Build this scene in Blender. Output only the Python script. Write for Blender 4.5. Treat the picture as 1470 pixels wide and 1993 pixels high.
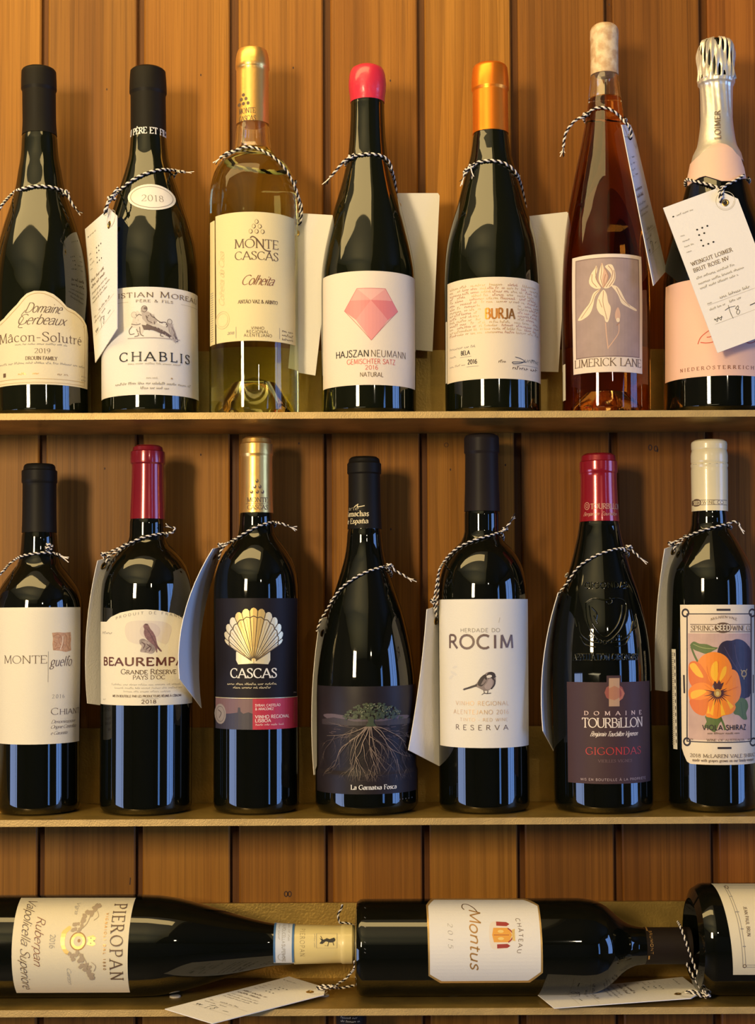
import bpy, bmesh, math, random
from math import sin, cos, asin, pi, sqrt, radians
from mathutils import Vector, Matrix
from mathutils.geometry import tessellate_polygon

for _o in list(bpy.data.objects):
    bpy.data.objects.remove(_o, do_unlink=True)
random.seed(7)
SC = bpy.context.scene
COL = SC.collection

# ------------------------------------------------------------------ camera
EYE = 1.5
DIST = 1.213                      # camera to the axis plane of the bottles (y = 0)
FPX = 2850.0                      # focal length in pixels of the 1470 x 1993 frame
PX, PY = 735.0, 1071.0            # where the optical axis meets the picture
PITCH, ROLL = radians(2.4), radians(0.27)
CAM = Vector((0, -DIST, EYE))
_f = Vector((0, cos(PITCH), sin(PITCH)))
_r0 = Vector((1, 0, 0))
_u0 = Vector((0, -sin(PITCH), cos(PITCH)))
_r = _r0 * cos(ROLL) - _u0 * sin(ROLL)
_u = _u0 * cos(ROLL) + _r0 * sin(ROLL)
cam_data = bpy.data.cameras.new('camera')
cam_data.sensor_fit = 'VERTICAL'
cam_data.sensor_height = 24
cam_data.lens = FPX / 1993 * 24
cam_data.shift_y = (PY - 996.5) / 1993
cam_data.clip_start = 0.05
camera = bpy.data.objects.new('camera', cam_data)
m3 = Matrix((_r, _u, -_f)).transposed()
camera.matrix_world = Matrix.Translation(CAM) @ m3.to_4x4()
COL.objects.link(camera)
SC.camera = camera

# ------------------------------------------------------------------ light and exposure
SC.view_settings.view_transform = 'Standard'
SC.view_settings.look = 'None'
SC.view_settings.gamma = 1
SC.view_settings.use_curve_mapping = False
SC.view_settings.exposure = 0.0
SC.cycles.use_denoising = True
SC.cycles.max_bounces = 14
SC.cycles.transmission_bounces = 14
SC.cycles.glossy_bounces = 5
SC.cycles.sample_clamp_indirect = 4.0

world = bpy.data.worlds.new('dusk_sky')
SC.world = world
world.use_nodes = True
world.node_tree.nodes['Background'].inputs[0].default_value = (0.16, 0.32, 0.85, 1)
world.node_tree.nodes['Background'].inputs[1].default_value = 0.6


def area(name, loc, target, sx, sy, power, color, spread=180):
    l = bpy.data.lights.new(name, 'AREA')
    l.shape = 'RECTANGLE'
    l.size, l.size_y = sx, sy
    l.energy = power
    l.color = color
    l.spread = radians(spread)
    o = bpy.data.objects.new(name, l)
    o.location = loc
    d = (Vector(target) - Vector(loc)).normalized()
    o.rotation_euler = d.to_track_quat('-Z', 'Y').to_euler()
    COL.objects.link(o)
    return o


# the warm shop lamp left of the camera, the warm lamp over the shelves, daylight in three windows
area('shop_lamp', (-0.98, -1.95, 1.90), (0, 0, 1.5), 0.26, 0.42, 36, (1.0, 0.77, 0.44))
area('wall_washer', (-0.55, -0.42, 2.44), (-0.45, 0.05, 1.85), 1.4, 0.26, 8.4, (1.0, 0.70, 0.27))
area('added_ceiling_fill', (-1.0, -2.7, 1.35), (-1.0, -2.7, 2.7), 1.2, 1.2, 27, (1.0, 0.84, 0.50))  # added unseen fill that brightens the ceiling mirrored in the bottles
area('small_lamp', (0.42, -1.75, 1.98), (0, 0, 1.5), 0.05, 0.05, 1.0, (1.0, 0.86, 0.62))
area('window_daylight_right', (2.58, -1.05, 1.55), (0, -1.05, 1.5), 0.95, 1.5, 34, (0.22, 0.43, 1.0))
area('window_daylight_back', (2.58, -3.35, 1.5), (0, -3.35, 1.5), 0.5, 1.6, 14, (0.17, 0.40, 1.0))
area('window_daylight_left', (-2.38, -1.30, 0.85), (0, -1.3, 0.9), 1.2, 1.0, 24, (0.46, 0.60, 1.0))


# ------------------------------------------------------------------ rays through the picture
def ray(px, py):
    return _f + _r * ((px - PX) / FPX) + _u * ((PY - py) / FPX)


def at_y(px, py, y):
    d = ray(px, py)
    return CAM + d * ((y - CAM.y) / d.y)


def at_z(px, py, z):
    d = ray(px, py)
    return CAM + d * ((z - CAM.z) / d.z)


# ------------------------------------------------------------------ materials
MATS = {}


def mat(name, col, rough=0.55, metal=0.0, spec=0.5, coat=0.0, bump=0.0, bscale=200.0, trans=0.0, ior=1.5, mottle=0.0, mscale=40.0, col2=None):
    if name in MATS:
        return MATS[name]
    m = bpy.data.materials.new(name)
    m.use_nodes = True
    nt = m.node_tree
    b = nt.nodes['Principled BSDF']
    I = b.inputs
    I['Base Color'].default_value = (*col, 1)
    I['Roughness'].default_value = rough
    I['Metallic'].default_value = metal
    I['Specular IOR Level'].default_value = spec
    I['Coat Weight'].default_value = coat
    I['Coat Roughness'].default_value = 0.08
    I['Transmission Weight'].default_value = trans
    I['IOR'].default_value = ior
    tc = nt.nodes.new('ShaderNodeTexCoord')
    if bump > 0:
        n = nt.nodes.new('ShaderNodeTexNoise')
        n.inputs['Scale'].default_value = bscale
        n.inputs['Detail'].default_value = 3
        bm_ = nt.nodes.new('ShaderNodeBump')
        bm_.inputs['Strength'].default_value = bump
        bm_.inputs['Distance'].default_value = 0.001
        nt.links.new(tc.outputs['Object'], n.inputs['Vector'])
        nt.links.new(n.outputs['Fac'], bm_.inputs['Height'])
        nt.links.new(bm_.outputs['Normal'], I['Normal'])
    if mottle > 0 or col2:
        n = nt.nodes.new('ShaderNodeTexNoise')
        n.inputs['Scale'].default_value = mscale
        n.inputs['Detail'].default_value = 4
        r = nt.nodes.new('ShaderNodeValToRGB')
        c2 = col2 or tuple(c * (1 - mottle) for c in col)
        r.color_ramp.elements[0].position = 0.38
        r.color_ramp.elements[1].position = 0.62
        r.color_ramp.elements[0].color = (*c2, 1)
        r.color_ramp.elements[1].color = (*col, 1)
        nt.links.new(tc.outputs['Object'], n.inputs['Vector'])
        nt.links.new(n.outputs['Fac'], r.inputs['Fac'])
        nt.links.new(r.outputs['Color'], I['Base Color'])
    MATS[name] = m
    return m


def wood(name, light, dark, seed, ring=0.35, flame=0.0, fine=0.35, k=(.69, .59, .36)):
    """pine board: long vertical grain, fine pores and, with flame, the wide arches of a flat-sawn board"""
    light = tuple(a * b for a, b in zip(light, k))
    dark = tuple(a * b * .92 for a, b in zip(dark, k))
    m = bpy.data.materials.new(name)
    m.use_nodes = True
    nt = m.node_tree
    L = nt.links.new
    b = nt.nodes['Principled BSDF']
    b.inputs['Roughness'].default_value = 0.5
    b.inputs['Specular IOR Level'].default_value = 0.22
    tc = nt.nodes.new('ShaderNodeTexCoord')

    def noise(sx, sz, off, detail=3, dist=0.0):
        mp = nt.nodes.new('ShaderNodeMapping')
        mp.inputs['Scale'].default_value = (sx, sx, sz)
        mp.inputs['Location'].default_value = (seed * 3.7 + off, seed * 1.3, seed * 2.1 + off)
        n = nt.nodes.new('ShaderNodeTexNoise')
        n.inputs['Scale'].default_value = 1.0
        n.inputs['Detail'].default_value = detail
        n.inputs['Distortion'].default_value = dist
        L(tc.outputs['Object'], mp.inputs['Vector'])
        L(mp.outputs['Vector'], n.inputs['Vector'])
        return n.outputs['Fac']

    def mixc(fac_socket, a, c):
        mx = nt.nodes.new('ShaderNodeMix')
        mx.data_type = 'RGBA'
        L(fac_socket, mx.inputs[0])
        for s, v in ((mx.inputs[6], a), (mx.inputs[7], c)):
            if isinstance(v, tuple):
                s.default_value = (*v, 1)
            else:
                L(v, s)
        return mx.outputs[2]

    def ramp(sock, p0, p1, v0=0.0, v1=1.0):
        mr = nt.nodes.new('ShaderNodeMapRange')
        mr.inputs[1].default_value = p0
        mr.inputs[2].default_value = p1
        mr.inputs[3].default_value = v0
        mr.inputs[4].default_value = v1
        L(sock, mr.inputs[0])
        return mr.outputs[0]

    broad = ramp(noise(28, 1.2, 0.0, 2), 0.35, 0.68)
    c = mixc(broad, dark, light)
    lines = ramp(noise(230, 2.2, 5.0, 2), 0.50, 0.64, 0.0, ring * 1.35)
    c = mixc(lines, c, tuple(v * 0.55 for v in dark))
    pores = ramp(noise(900, 9.0, 9.0, 2), 0.48, 0.70, 0.0, fine * 1.3)
    c = mixc(pores, c, tuple(v * 0.6 for v in dark))
    if flame > 0:
        mp = nt.nodes.new('ShaderNodeMapping')
        mp.inputs['Scale'].default_value = (1, 1, 0.16)
        mp.inputs['Location'].default_value = (0.013, 0, seed)
        w = nt.nodes.new('ShaderNodeTexWave')
        w.bands_direction = 'X'
        w.wave_profile = 'SAW'
        w.inputs['Scale'].default_value = 18
        w.inputs['Distortion'].default_value = 9.0
        w.inputs['Detail'].default_value = 1.0
        w.inputs['Detail Scale'].default_value = 0.7
        L(tc.outputs['Object'], mp.inputs['Vector'])
        L(mp.outputs['Vector'], w.inputs['Vector'])
        c = mixc(ramp(w.outputs['Fac'], 0.55, 1.0, 0.0, flame), c, tuple(v * 0.7 for v in dark))
    L(c, b.inputs['Base Color'])
    bp = nt.nodes.new('ShaderNodeBump')
    bp.inputs['Strength'].default_value = 0.25
    bp.inputs['Distance'].default_value = 0.0006
    L(noise(500, 5.0, 2.0, 2), bp.inputs['Height'])
    L(bp.outputs['Normal'], b.inputs['Normal'])
    return m


# ------------------------------------------------------------------ objects
def mesh_obj(name, verts, faces, mats, parent=None, fmat=None, smooth=False, sharp=None, kind=None):
    me = bpy.data.meshes.new(name)
    me.from_pydata([tuple(v) for v in verts], [], faces)
    for m in (mats if isinstance(mats, (list, tuple)) else [mats]):
        me.materials.append(m)
    if fmat:
        me.polygons.foreach_set('material_index', fmat)
    if smooth:
        me.polygons.foreach_set('use_smooth', [True] * len(me.polygons))
        if sharp:
            me.set_sharp_from_angle(angle=radians(sharp))
    me.update()
    o = bpy.data.objects.new(name, me)
    COL.objects.link(o)
    if parent is not None:
        o.parent = parent
    if kind:
        o['kind'] = kind
    return o


def box_vf(x0, x1, y0, y1, z0, z1):
    v = [(x, y, z) for x in (x0, x1) for y in (y0, y1) for z in (z0, z1)]
    f = [(0, 1, 3, 2), (4, 6, 7, 5), (0, 4, 5, 1), (2, 3, 7, 6), (0, 2, 6, 4), (1, 5, 7, 3)]
    return v, f


def boxes(name, bs, m, parent=None, kind=None):
    V, F = [], []
    for b in bs:
        v, f = box_vf(*b)
        F += [tuple(i + len(V) for i in q) for q in f]
        V += v
    return mesh_obj(name, V, F, m, parent, kind=kind)


def thing(name, label, cat, loc, group=None, rot=None):
    o = bpy.data.objects.new(name, None)
    o.empty_display_size = 0.02
    o.location = loc
    if rot:
        o.rotation_euler = rot
    o['label'] = label
    o['category'] = cat
    if group:
        o['group'] = group
    COL.objects.link(o)
    return o


def catmull(pts, n=8, closed=False):
    P = [Vector(p) for p in pts]
    if len(P) < 3:
        return P
    out = []
    N = len(P)
    for i in range(N if closed else N - 1):
        p0 = P[(i - 1) % N] if closed or i > 0 else P[0] * 2 - P[1]
        p1, p2 = P[i], P[(i + 1) % N]
        p3 = P[(i + 2) % N] if closed or i + 2 < N else p2 * 2 - p1
        for k in range(n):
            t = k / n
            out.append(0.5 * ((2 * p1) + (p2 - p0) * t + (2 * p0 - 5 * p1 + 4 * p2 - p3) * t * t + (3 * p1 - p0 - 3 * p2 + p3) * t ** 3))
    if not closed:
        out.append(P[-1])
    return out
# ------------------------------------------------------------------ a pen-drawn alphabet (centre lines; capitals are 1 high)
GL = {
'A': '.78;L 0 0 .37 1;L .37 1 .76 0;L .13 .34 .63 .34;S 0 0;S .76 0',
'B': '.62;L .08 0 .08 1;L .08 1 .3 1;O .3 .77 .22 .23 90 -90;L .3 .54 .08 .54;O .32 .27 .26 .27 90 -90;L .32 0 .08 0;S .08 0;S .08 1',
'C': '.76;O .42 .5 .4 .5 50 310;Z .68 .86;Z .68 .14',
'D': '.74;L .08 0 .08 1;L .08 1 .28 1;O .28 .5 .42 .5 90 -90;L .28 0 .08 0;S .08 0;S .08 1',
'E': '.56;L .08 0 .08 1;L .08 1 .54 1;L .08 .52 .44 .52;L .08 0 .56 0;S .08 0;S .08 1;Z .54 .92;Z .56 .08',
'F': '.52;L .08 0 .08 1;L .08 1 .52 1;L .08 .52 .42 .52;S .08 0;S .08 1;Z .52 .92',
'G': '.8;O .42 .5 .4 .5 50 340;L .74 .1 .74 .42;S .68 .42;Z .68 .86',
'H': '.76;L .08 0 .08 1;L .7 0 .7 1;L .08 .52 .7 .52;S .08 0;S .08 1;S .7 0;S .7 1',
'I': '.2;L .1 0 .1 1;S .1 0;S .1 1',
'J': '.46;L .36 1 .36 .2;O .19 .2 .17 .2 0 -150;S .36 1',
'K': '.7;L .08 0 .08 1;L .62 1 .1 .48;L .22 .58 .68 0;S .08 0;S .08 1;S .62 1;S .68 0',
'L': '.54;L .08 0 .08 1;L .08 0 .54 0;S .08 0;S .08 1;Z .54 .08',
'M': '.92;L .1 0 .14 1;L .14 1 .46 .06;L .46 .06 .78 1;L .78 1 .84 0;S .1 0;S .84 0;S .1 1;S .82 1',
'N': '.78;L .1 0 .1 1;L .1 1 .7 0;L .7 0 .7 1;S .1 0;S .08 1;S .7 1',
'O': '.86;O .42 .5 .41 .5 0 360',
'P': '.58;L .08 0 .08 1;L .08 1 .3 1;O .3 .73 .24 .27 90 -90;L .3 .46 .08 .46;S .08 0;S .08 1',
'Q': '.86;O .42 .5 .41 .5 0 360;C .4 .06 .6 -.12 .86 -.2',
'R': '.66;L .08 0 .08 1;L .08 1 .3 1;O .3 .75 .22 .25 90 -90;L .3 .5 .08 .5;L .3 .5 .64 0;S .08 0;S .08 1;S .64 0',
'S': '.52;C .47 .84 .4 .95 .25 1 .08 .93 .06 .74 .22 .57 .38 .46 .48 .26 .42 .07 .24 0 .08 .05 .03 .18;Z .47 .86;Z .03 .14',
'T': '.66;L .33 0 .33 1;L .02 1 .64 1;S .33 0;Z .02 .92;Z .64 .92',
'U': '.76;L .08 1 .08 .32;O .38 .32 .3 .32 180 360;L .68 .32 .68 1;S .08 1;S .68 1',
'V': '.74;L .02 1 .37 0;L .37 0 .72 1;S .02 1;S .72 1',
'W': '1.06;L .02 1 .3 0;L .3 0 .53 .95;L .53 .95 .78 0;L .78 0 1.04 1;S .02 1;S 1.04 1',
'X': '.7;L .04 1 .66 0;L .66 1 .04 0;S .04 1;S .66 0;S .66 1;S .04 0',
'Y': '.68;L .02 1 .34 .48;L .66 1 .34 .48;L .34 .48 .34 0;S .02 1;S .66 1;S .34 0',
'Z': '.64;L .04 1 .6 1;L .6 1 .04 0;L .04 0 .62 0;Z .04 .92;Z .62 .08',
'a': '.5;C .06 .5 .14 .62 .28 .64 .4 .56 .41 .4 .41 .1 .48 .02;C .41 .38 .2 .36 .05 .24 .06 .06 .18 -.01 .32 .05 .41 .18',
'b': '.54;L .1 0 .1 1;O .28 .32 .21 .33 0 360;S .06 1',
'c': '.46;O .26 .32 .22 .33 45 315',
'd': '.54;L .44 1 .44 0;O .26 .32 .2 .33 0 360;S .4 1',
'e': '.48;L .05 .36 .43 .36;O .25 .32 .2 .33 5 310',
'f': '.32;C .36 .92 .3 1 .2 .97 .15 .84 .15 .6;L .15 .7 .15 0;L .02 .62 .3 .62;S .15 0',
'g': '.5;O .24 .38 .18 .25 0 360;C .36 .5 .46 .6;C .14 .17 .1 .06 .22 0 .4 -.04 .44 -.18 .26 -.3 .08 -.25 .06 -.12 .16 -.02',
'h': '.54;L .1 0 .1 1;C .1 .44 .2 .6 .34 .63 .44 .54 .44 .3 .44 0;S .1 0;S .06 1;S .44 0',
'i': '.22;L .11 0 .11 .62;L .11 .82 .11 .9;S .11 0;S .08 .62',
'j': '.22;C .12 .62 .12 .1 .12 -.1 .04 -.26 -.06 -.27;L .12 .82 .12 .9',
'k': '.5;L .1 0 .1 1;L .42 .62 .1 .26;L .2 .36 .46 0;S .1 0;S .06 1',
'l': '.22;L .11 0 .11 1;S .11 0;S .08 1',
'm': '.84;L .1 0 .1 .62;C .1 .42 .2 .6 .32 .63 .42 .54 .42 .3 .42 0;C .42 .42 .52 .6 .64 .63 .74 .54 .74 .3 .74 0;S .1 0;S .42 0;S .74 0;S .06 .62',
'n': '.54;L .1 0 .1 .62;C .1 .42 .2 .6 .34 .63 .44 .54 .44 .3 .44 0;S .1 0;S .44 0;S .06 .62',
'o': '.52;O .26 .32 .22 .33 0 360',
'p': '.54;L .1 -.3 .1 .62;O .28 .32 .2 .33 0 360;S .1 -.3',
'q': '.54;L .44 -.3 .44 .62;O .26 .32 .2 .33 0 360;S .44 -.3',
'r': '.36;L .1 0 .1 .62;C .1 .4 .18 .58 .3 .63 .36 .58;S .1 0;S .06 .62',
's': '.4;C .34 .53 .28 .63 .16 .63 .07 .52 .12 .38 .28 .28 .35 .15 .27 .01 .14 -.01 .05 .1',
't': '.32;L .14 .82 .14 .14;C .14 .14 .17 .02 .3 .04;L .02 .62 .3 .62',
'u': '.54;C .1 .62 .1 .25 .14 .05 .26 -.01 .38 .06 .44 .22;L .44 .62 .44 0;S .06 .62;S .48 0',
'v': '.5;L .04 .62 .25 0;L .25 0 .46 .62;S .04 .62;S .46 .62',
'w': '.7;L .02 .62 .2 0;L .2 0 .35 .58;L .35 .58 .5 0;L .5 0 .68 .62',
'x': '.48;L .04 .62 .44 0;L .44 .62 .04 0',
'y': '.5;L .04 .62 .26 0;C .46 .62 .26 0 .16 -.24 .02 -.28;S .04 .62;S .46 .62',
'z': '.44;L .04 .62 .4 .62;L .4 .62 .04 0;L .04 0 .42 0',
'0': '.6;O .3 .5 .25 .5 0 360', '1': '.4;L .22 0 .22 1;L .22 1 .08 .86;S .22 0',
'2': '.58;C .06 .8 .14 .96 .3 1 .48 .9 .5 .7 .36 .42 .05 0;L .05 0 .54 0;Z .54 .08',
'3': '.56;C .07 .86 .2 1 .4 .95 .45 .75 .34 .58 .2 .54;C .2 .54 .4 .5 .5 .28 .38 .05 .18 0 .05 .12',
'4': '.6;L .42 0 .42 1;L .42 1 .04 .3;L .04 .3 .58 .3;S .42 0',
'5': '.56;L .48 1 .14 1;L .14 1 .1 .56;C .1 .56 .3 .64 .48 .5 .48 .2 .3 0 .12 .02 .05 .1',
'6': '.58;C .46 .96 .28 .92 .12 .7 .06 .4 .1 .12 .28 0 .46 .1 .5 .32 .38 .54 .2 .54 .08 .36',
'7': '.54;L .05 1 .5 1;L .5 1 .18 0;Z .05 .92',
'8': '.58;O .29 .76 .19 .24 0 360;O .29 .27 .23 .27 0 360',
'9': '.58;C .12 .04 .3 .08 .46 .3 .52 .6 .48 .88 .3 1 .12 .9 .08 .68 .2 .46 .38 .46 .5 .64',
'&': '.8;C .74 .5 .66 .2 .4 0 .12 .05 .06 .25 .2 .45 .42 .65 .46 .86 .34 1 .2 .9 .22 .7 .5 .3 .78 0',
'-': '.38;L .04 .38 .34 .38', '.': '.2;L .1 0 .1 .1', ',': '.2;L .12 .06 .06 -.14', '\'': '.2;L .1 1 .08 .78',
'%': '.7;O .15 .8 .12 .18 0 360;O .55 .2 .12 .18 0 360;L .6 1 .1 0', '/': '.4;L .04 0 .36 1', ' ': '.34', ':': '.2;L .1 0 .1 .1;L .1 .5 .1 .6',
}
ACC = {'é': ('e', 'a'), 'è': ('e', 'g'), 'â': ('a', 'c'), 'É': ('E', 'a'), 'È': ('E', 'g'), 'Ö': ('O', 'd'), 'ñ': ('n', 't'), 'Â': ('A', 'c'), 'ã': ('a', 't'), 'Ã': ('A', 't'), 'À': ('A', 'g')}
_gc = {}


def glyph(ch):
    """advance, strokes (point lists), serif points (x, y), beak points"""
    if ch in _gc:
        return _gc[ch]
    acc = None
    base = ch
    if ch in ACC:
        base, acc = ACC[ch]
    spec = GL.get(base, GL['-']).split(';')
    adv, st, se, bk = float(spec[0]), [], [], []
    for s in spec[1:]:
        k, *v = s.split()
        v = [float(x) for x in v]
        if k == 'L':
            st.append([(v[i], v[i + 1]) for i in range(0, len(v), 2)])
        elif k == 'C':
            p = [(v[i], v[i + 1]) for i in range(0, len(v), 2)]
            st.append([(q[0], q[1]) for q in catmull([(a, b, 0) for a, b in p], 3)])
        elif k == 'O':
            cx, cy, rx, ry, a0, a1 = v
            n = max(5, int(abs(a1 - a0) / 22))
            st.append([(cx + rx * cos(radians(a0 + (a1 - a0) * i / n)), cy + ry * sin(radians(a0 + (a1 - a0) * i / n))) for i in range(n + 1)])
        elif k == 'S':
            se.append((v[0], v[1]))
        elif k == 'Z':
            bk.append((v[0], v[1]))
    if acc:
        cx, y = adv * .5, (1.1 if base.isupper() else .74)
        st += {'a': [[(cx - .04, y), (cx + .1, y + .16)]], 'g': [[(cx + .04, y), (cx - .1, y + .16)]], 'c': [[(cx - .12, y), (cx, y + .12)], [(cx, y + .12), (cx + .12, y)]],
               'd': [[(cx - .13, y + .03), (cx - .13, y + .1)], [(cx + .13, y + .03), (cx + .13, y + .1)]], 't': [[(cx - .14, y + .02), (cx - .04, y + .08), (cx + .04, y + .03), (cx + .14, y + .09)]]}[acc]
    _gc[ch] = (adv, st, se, bk)
    return _gc[ch]


# style: thick, thin, serif half width, slant, letter gap, small capitals scale
SERIF = dict(w=.135, t=.05, s=.13, k=0, g=.09)
SERIFB = dict(w=.19, t=.09, s=.15, k=0, g=.1)
SANS = dict(w=.13, t=.12, s=0, k=0, g=.12)
SANSB = dict(w=.2, t=.18, s=0, k=0, g=.14)
SANSL = dict(w=.085, t=.08, s=0, k=0, g=.12)
ITAL = dict(w=.12, t=.05, s=0, k=.25, g=.03)
SCRIPT = dict(w=.11, t=.045, s=0, k=.5, g=-.03)


def sp(st, **kw):
    d = dict(st)
    d.update(kw)
    return d


class Canvas:
    """flat print collected in metres on (a, z), then laid on a surface by place(a, z, lift)"""
    def __init__(self, uv, place, cut=0.003):
        self.uv, self.place, self.cut = uv, place, cut
        self.layers = {'lettering': [], 'artwork': []}
        self.n = 0
        self.lastm = None
        self.ridge = 0

    def _q(self, which, verts, faces, m, big=False):
        if which == 'artwork' and (big or m is not self.lastm):
            self.n += 1
            self.lastm = m
        self.layers[which].append((verts, faces, m, self.n, big))

    def ribbon(self, pts, wf, m, which='artwork'):
        P = [Vector((p[0], p[1])) for p in pts]
        P = [p for i, p in enumerate(P) if i == 0 or (p - P[i - 1]).length > 1e-7]
        if len(P) < 2:
            return
        V, F = [], []
        n = len(P)
        closed = (P[0] - P[-1]).length < 1e-6
        for i, p in enumerate(P):
            if closed and i in (0, n - 1):
                d0, d1 = (P[-1] - P[-2]).normalized(), (P[1] - P[0]).normalized()
            else:
                d0 = (P[i] - P[i - 1]).normalized() if i else (P[1] - P[0]).normalized()
                d1 = (P[i + 1] - P[i]).normalized() if i < n - 1 else d0
            t = d0 + d1
            t = t.normalized() if t.length > 1e-6 else d1
            nn = Vector((-t.y, t.x))
            c = max(0.5, nn.dot(Vector((-d1.y, d1.x))))
            w = wf(t, i / (n - 1)) * 0.5 / c
            if self.ridge:
                V += [(p + nn * w).to_3d(), (p + nn * w * .35).to_3d() + Vector((0, 0, self.ridge)), (p - nn * w * .35).to_3d() + Vector((0, 0, self.ridge)), (p - nn * w).to_3d()]
            else:
                V += [p + nn * w, p - nn * w]
        k = 4 if self.ridge else 2
        for i in range(n - 1):
            for j in range(k - 1):
                F.append((k * i + j, k * i + j + 1, k * i + k + j + 1, k * i + k + j))
        self._q(which, V, F, m)

    def line(self, pts, w, m, smooth=0, taper=False, which='artwork'):
        """pts and w in picture pixels"""
        if smooth:
            pts = [(p.x, p.y) for p in catmull([(a, b, 0) for a, b in pts], smooth)]
        else:
            q = []
            for (a, b), (c, d) in zip(pts, pts[1:]):
                k = max(1, int(math.hypot(c - a, d - b) / 7))
                q += [(a + (c - a) * i / k, b + (d - b) * i / k) for i in range(k)]
            pts = q + [pts[-1]]
        M = [self.uv(*p) for p in pts]
        s = self.scale
        self.ribbon(M, (lambda t, f: w * s * (1 - .8 * f)) if taper else (lambda t, f: w * s), m, which)

    def poly(self, pts, m, smooth=0, which='artwork'):
        if smooth:
            pts = [(p.x, p.y) for p in catmull([(a, b, 0) for a, b in pts], smooth, True)]
        M = [Vector((*self.uv(*p), 0)) for p in pts]
        self._q(which, [Vector((p.x, p.y)) for p in M], [tuple(t) for t in tessellate_polygon([M])], m, True)

    def ell(self, cx, cy, rx, ry, m, n=16, a0=0, rot=0):
        c, s = cos(radians(rot)), sin(radians(rot))
        self.poly([(cx + rx * cos(t) * c - ry * sin(t) * s, cy + rx * cos(t) * s + ry * sin(t) * c) for t in (2 * pi * i / n + a0 for i in range(n))], m)

    def ring(self, cx, cy, rx, ry, w, m, n=24, a0=0, a1=360):
        self.line([(cx + rx * cos(radians(a0 + (a1 - a0) * i / n)), cy + ry * sin(radians(a0 + (a1 - a0) * i / n))) for i in range(n + 1)], w, m)

    def rect(self, x0, y0, x1, y1, m):
        self.poly([(x0, y0), (x1, y0), (x1, y1), (x0, y1)], m)

    def text(self, s, x0, x1, y, h, st, m, sc=1.0, up=False, arc=0.0, a=None):
        """s between x0 and x1 on the base line y, capitals h high, all in picture pixels; sc scales the letters after the first of
        a word (small capitals); up: written upwards, x0/x1 are then the rows where it starts and ends and y the column; arc lifts
        the middle of the line by arc pixels"""
        pos, x = [], 0
        prev = ' '
        for ch in s:
            k = sc if (prev != ' ') else 1.0
            adv = glyph(ch)[0]
            pos.append((ch, x, k))
            x += (adv + st['g']) * k
            prev = ch
        tot = max(x - st['g'], .01)
        if up:
            A0, A1 = self.uv(y, x0)[1], self.uv(y, x1)[1]
            base = self.uv(y, x0)[0]
        else:
            A0, A1 = self.uv(x0, y)[0], self.uv(x1, y)[0]
            base = self.uv((x0 + x1) / 2, y)[1]
        H = h * self.scale
        sx = (A1 - A0) / tot
        W, T, ang = st['w'] * H, st['t'] * H, radians(20)

        def wf(t, f):
            v = sin(math.atan2(t.y, t.x) - ang)
            return T + (W - T) * v * v

        def tr(px_, py_, ox, k):
            X = A0 + (ox + px_ * k) * sx + st['k'] * py_ * H * k
            Z = base + py_ * H * k
            if arc:
                f = (X - A0) / (A1 - A0) * 2 - 1
                Z += arc * self.scale * (1 - f * f)
            if up:
                X0 = X
                return (base - (Z - base), X0)
            return (X, Z)

        def wfu(t, f):
            v = sin(math.atan2(-t.x, t.y) - ang)
            return T + (W - T) * v * v
        for ch, ox, k in pos:
            adv, strokes, ser, bk = glyph(ch)
            for q in strokes:
                self.ribbon([tr(a_, b_, ox, k) for a_, b_ in q], wfu if up else wf, m, 'lettering')
            if st['s']:
                for (a_, b_) in ser:
                    c = tr(a_, b_, ox, k)
                    e = st['s'] * H * k
                    q = [(c[0], c[1] - e), (c[0], c[1] + e)] if up else [(c[0] - e, c[1]), (c[0] + e, c[1])]
                    self.ribbon(q, lambda t, f: T * 1.0, m, 'lettering')
                for (a_, b_) in bk:
                    c = tr(a_, b_, ox, k)
                    e = st['s'] * H * k * .75
                    q = [(c[0] - e, c[1]), (c[0] + e, c[1])] if up else [(c[0], c[1] - e), (c[0], c[1] + e)]
                    self.ribbon(q, lambda t, f: T * 1.3, m, 'lettering')

    def fine(self, x0, x1, y, h, m, up=False):
        """a line of print too small to read: rows of short strokes in word-like runs"""
        x = x0
        sgn = 1 if x1 > x0 else -1
        while abs(x1 - x) > h:
            for _ in range(random.randint(3, 8)):
                hh = h * random.choice((.6, .6, .65, 1.0))
                p = [(x, y), (x + sgn * .12 * h, y - hh)]
                q = [(x, y - hh * .5), (x + sgn * h * .5, y - hh * random.choice((0, .5, 1)))]
                if up:
                    p, q = [(b_, a_) for a_, b_ in ((x, y), (x, y - hh))], [(y - hh * .5, x), (y - hh * .9, x + sgn * h * .5)]
                self.ribbon([self.uv(*a) for a in p], lambda t, f: h * .2 * self.scale, m, 'lettering')
                self.ribbon([self.uv(*a) for a in q], lambda t, f: h * .15 * self.scale, m, 'lettering')
                x += sgn * h * .62
                if abs(x1 - x) <= h * .5 or (x1 - x) * sgn < 0:
                    return
            x += sgn * h * .6

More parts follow.
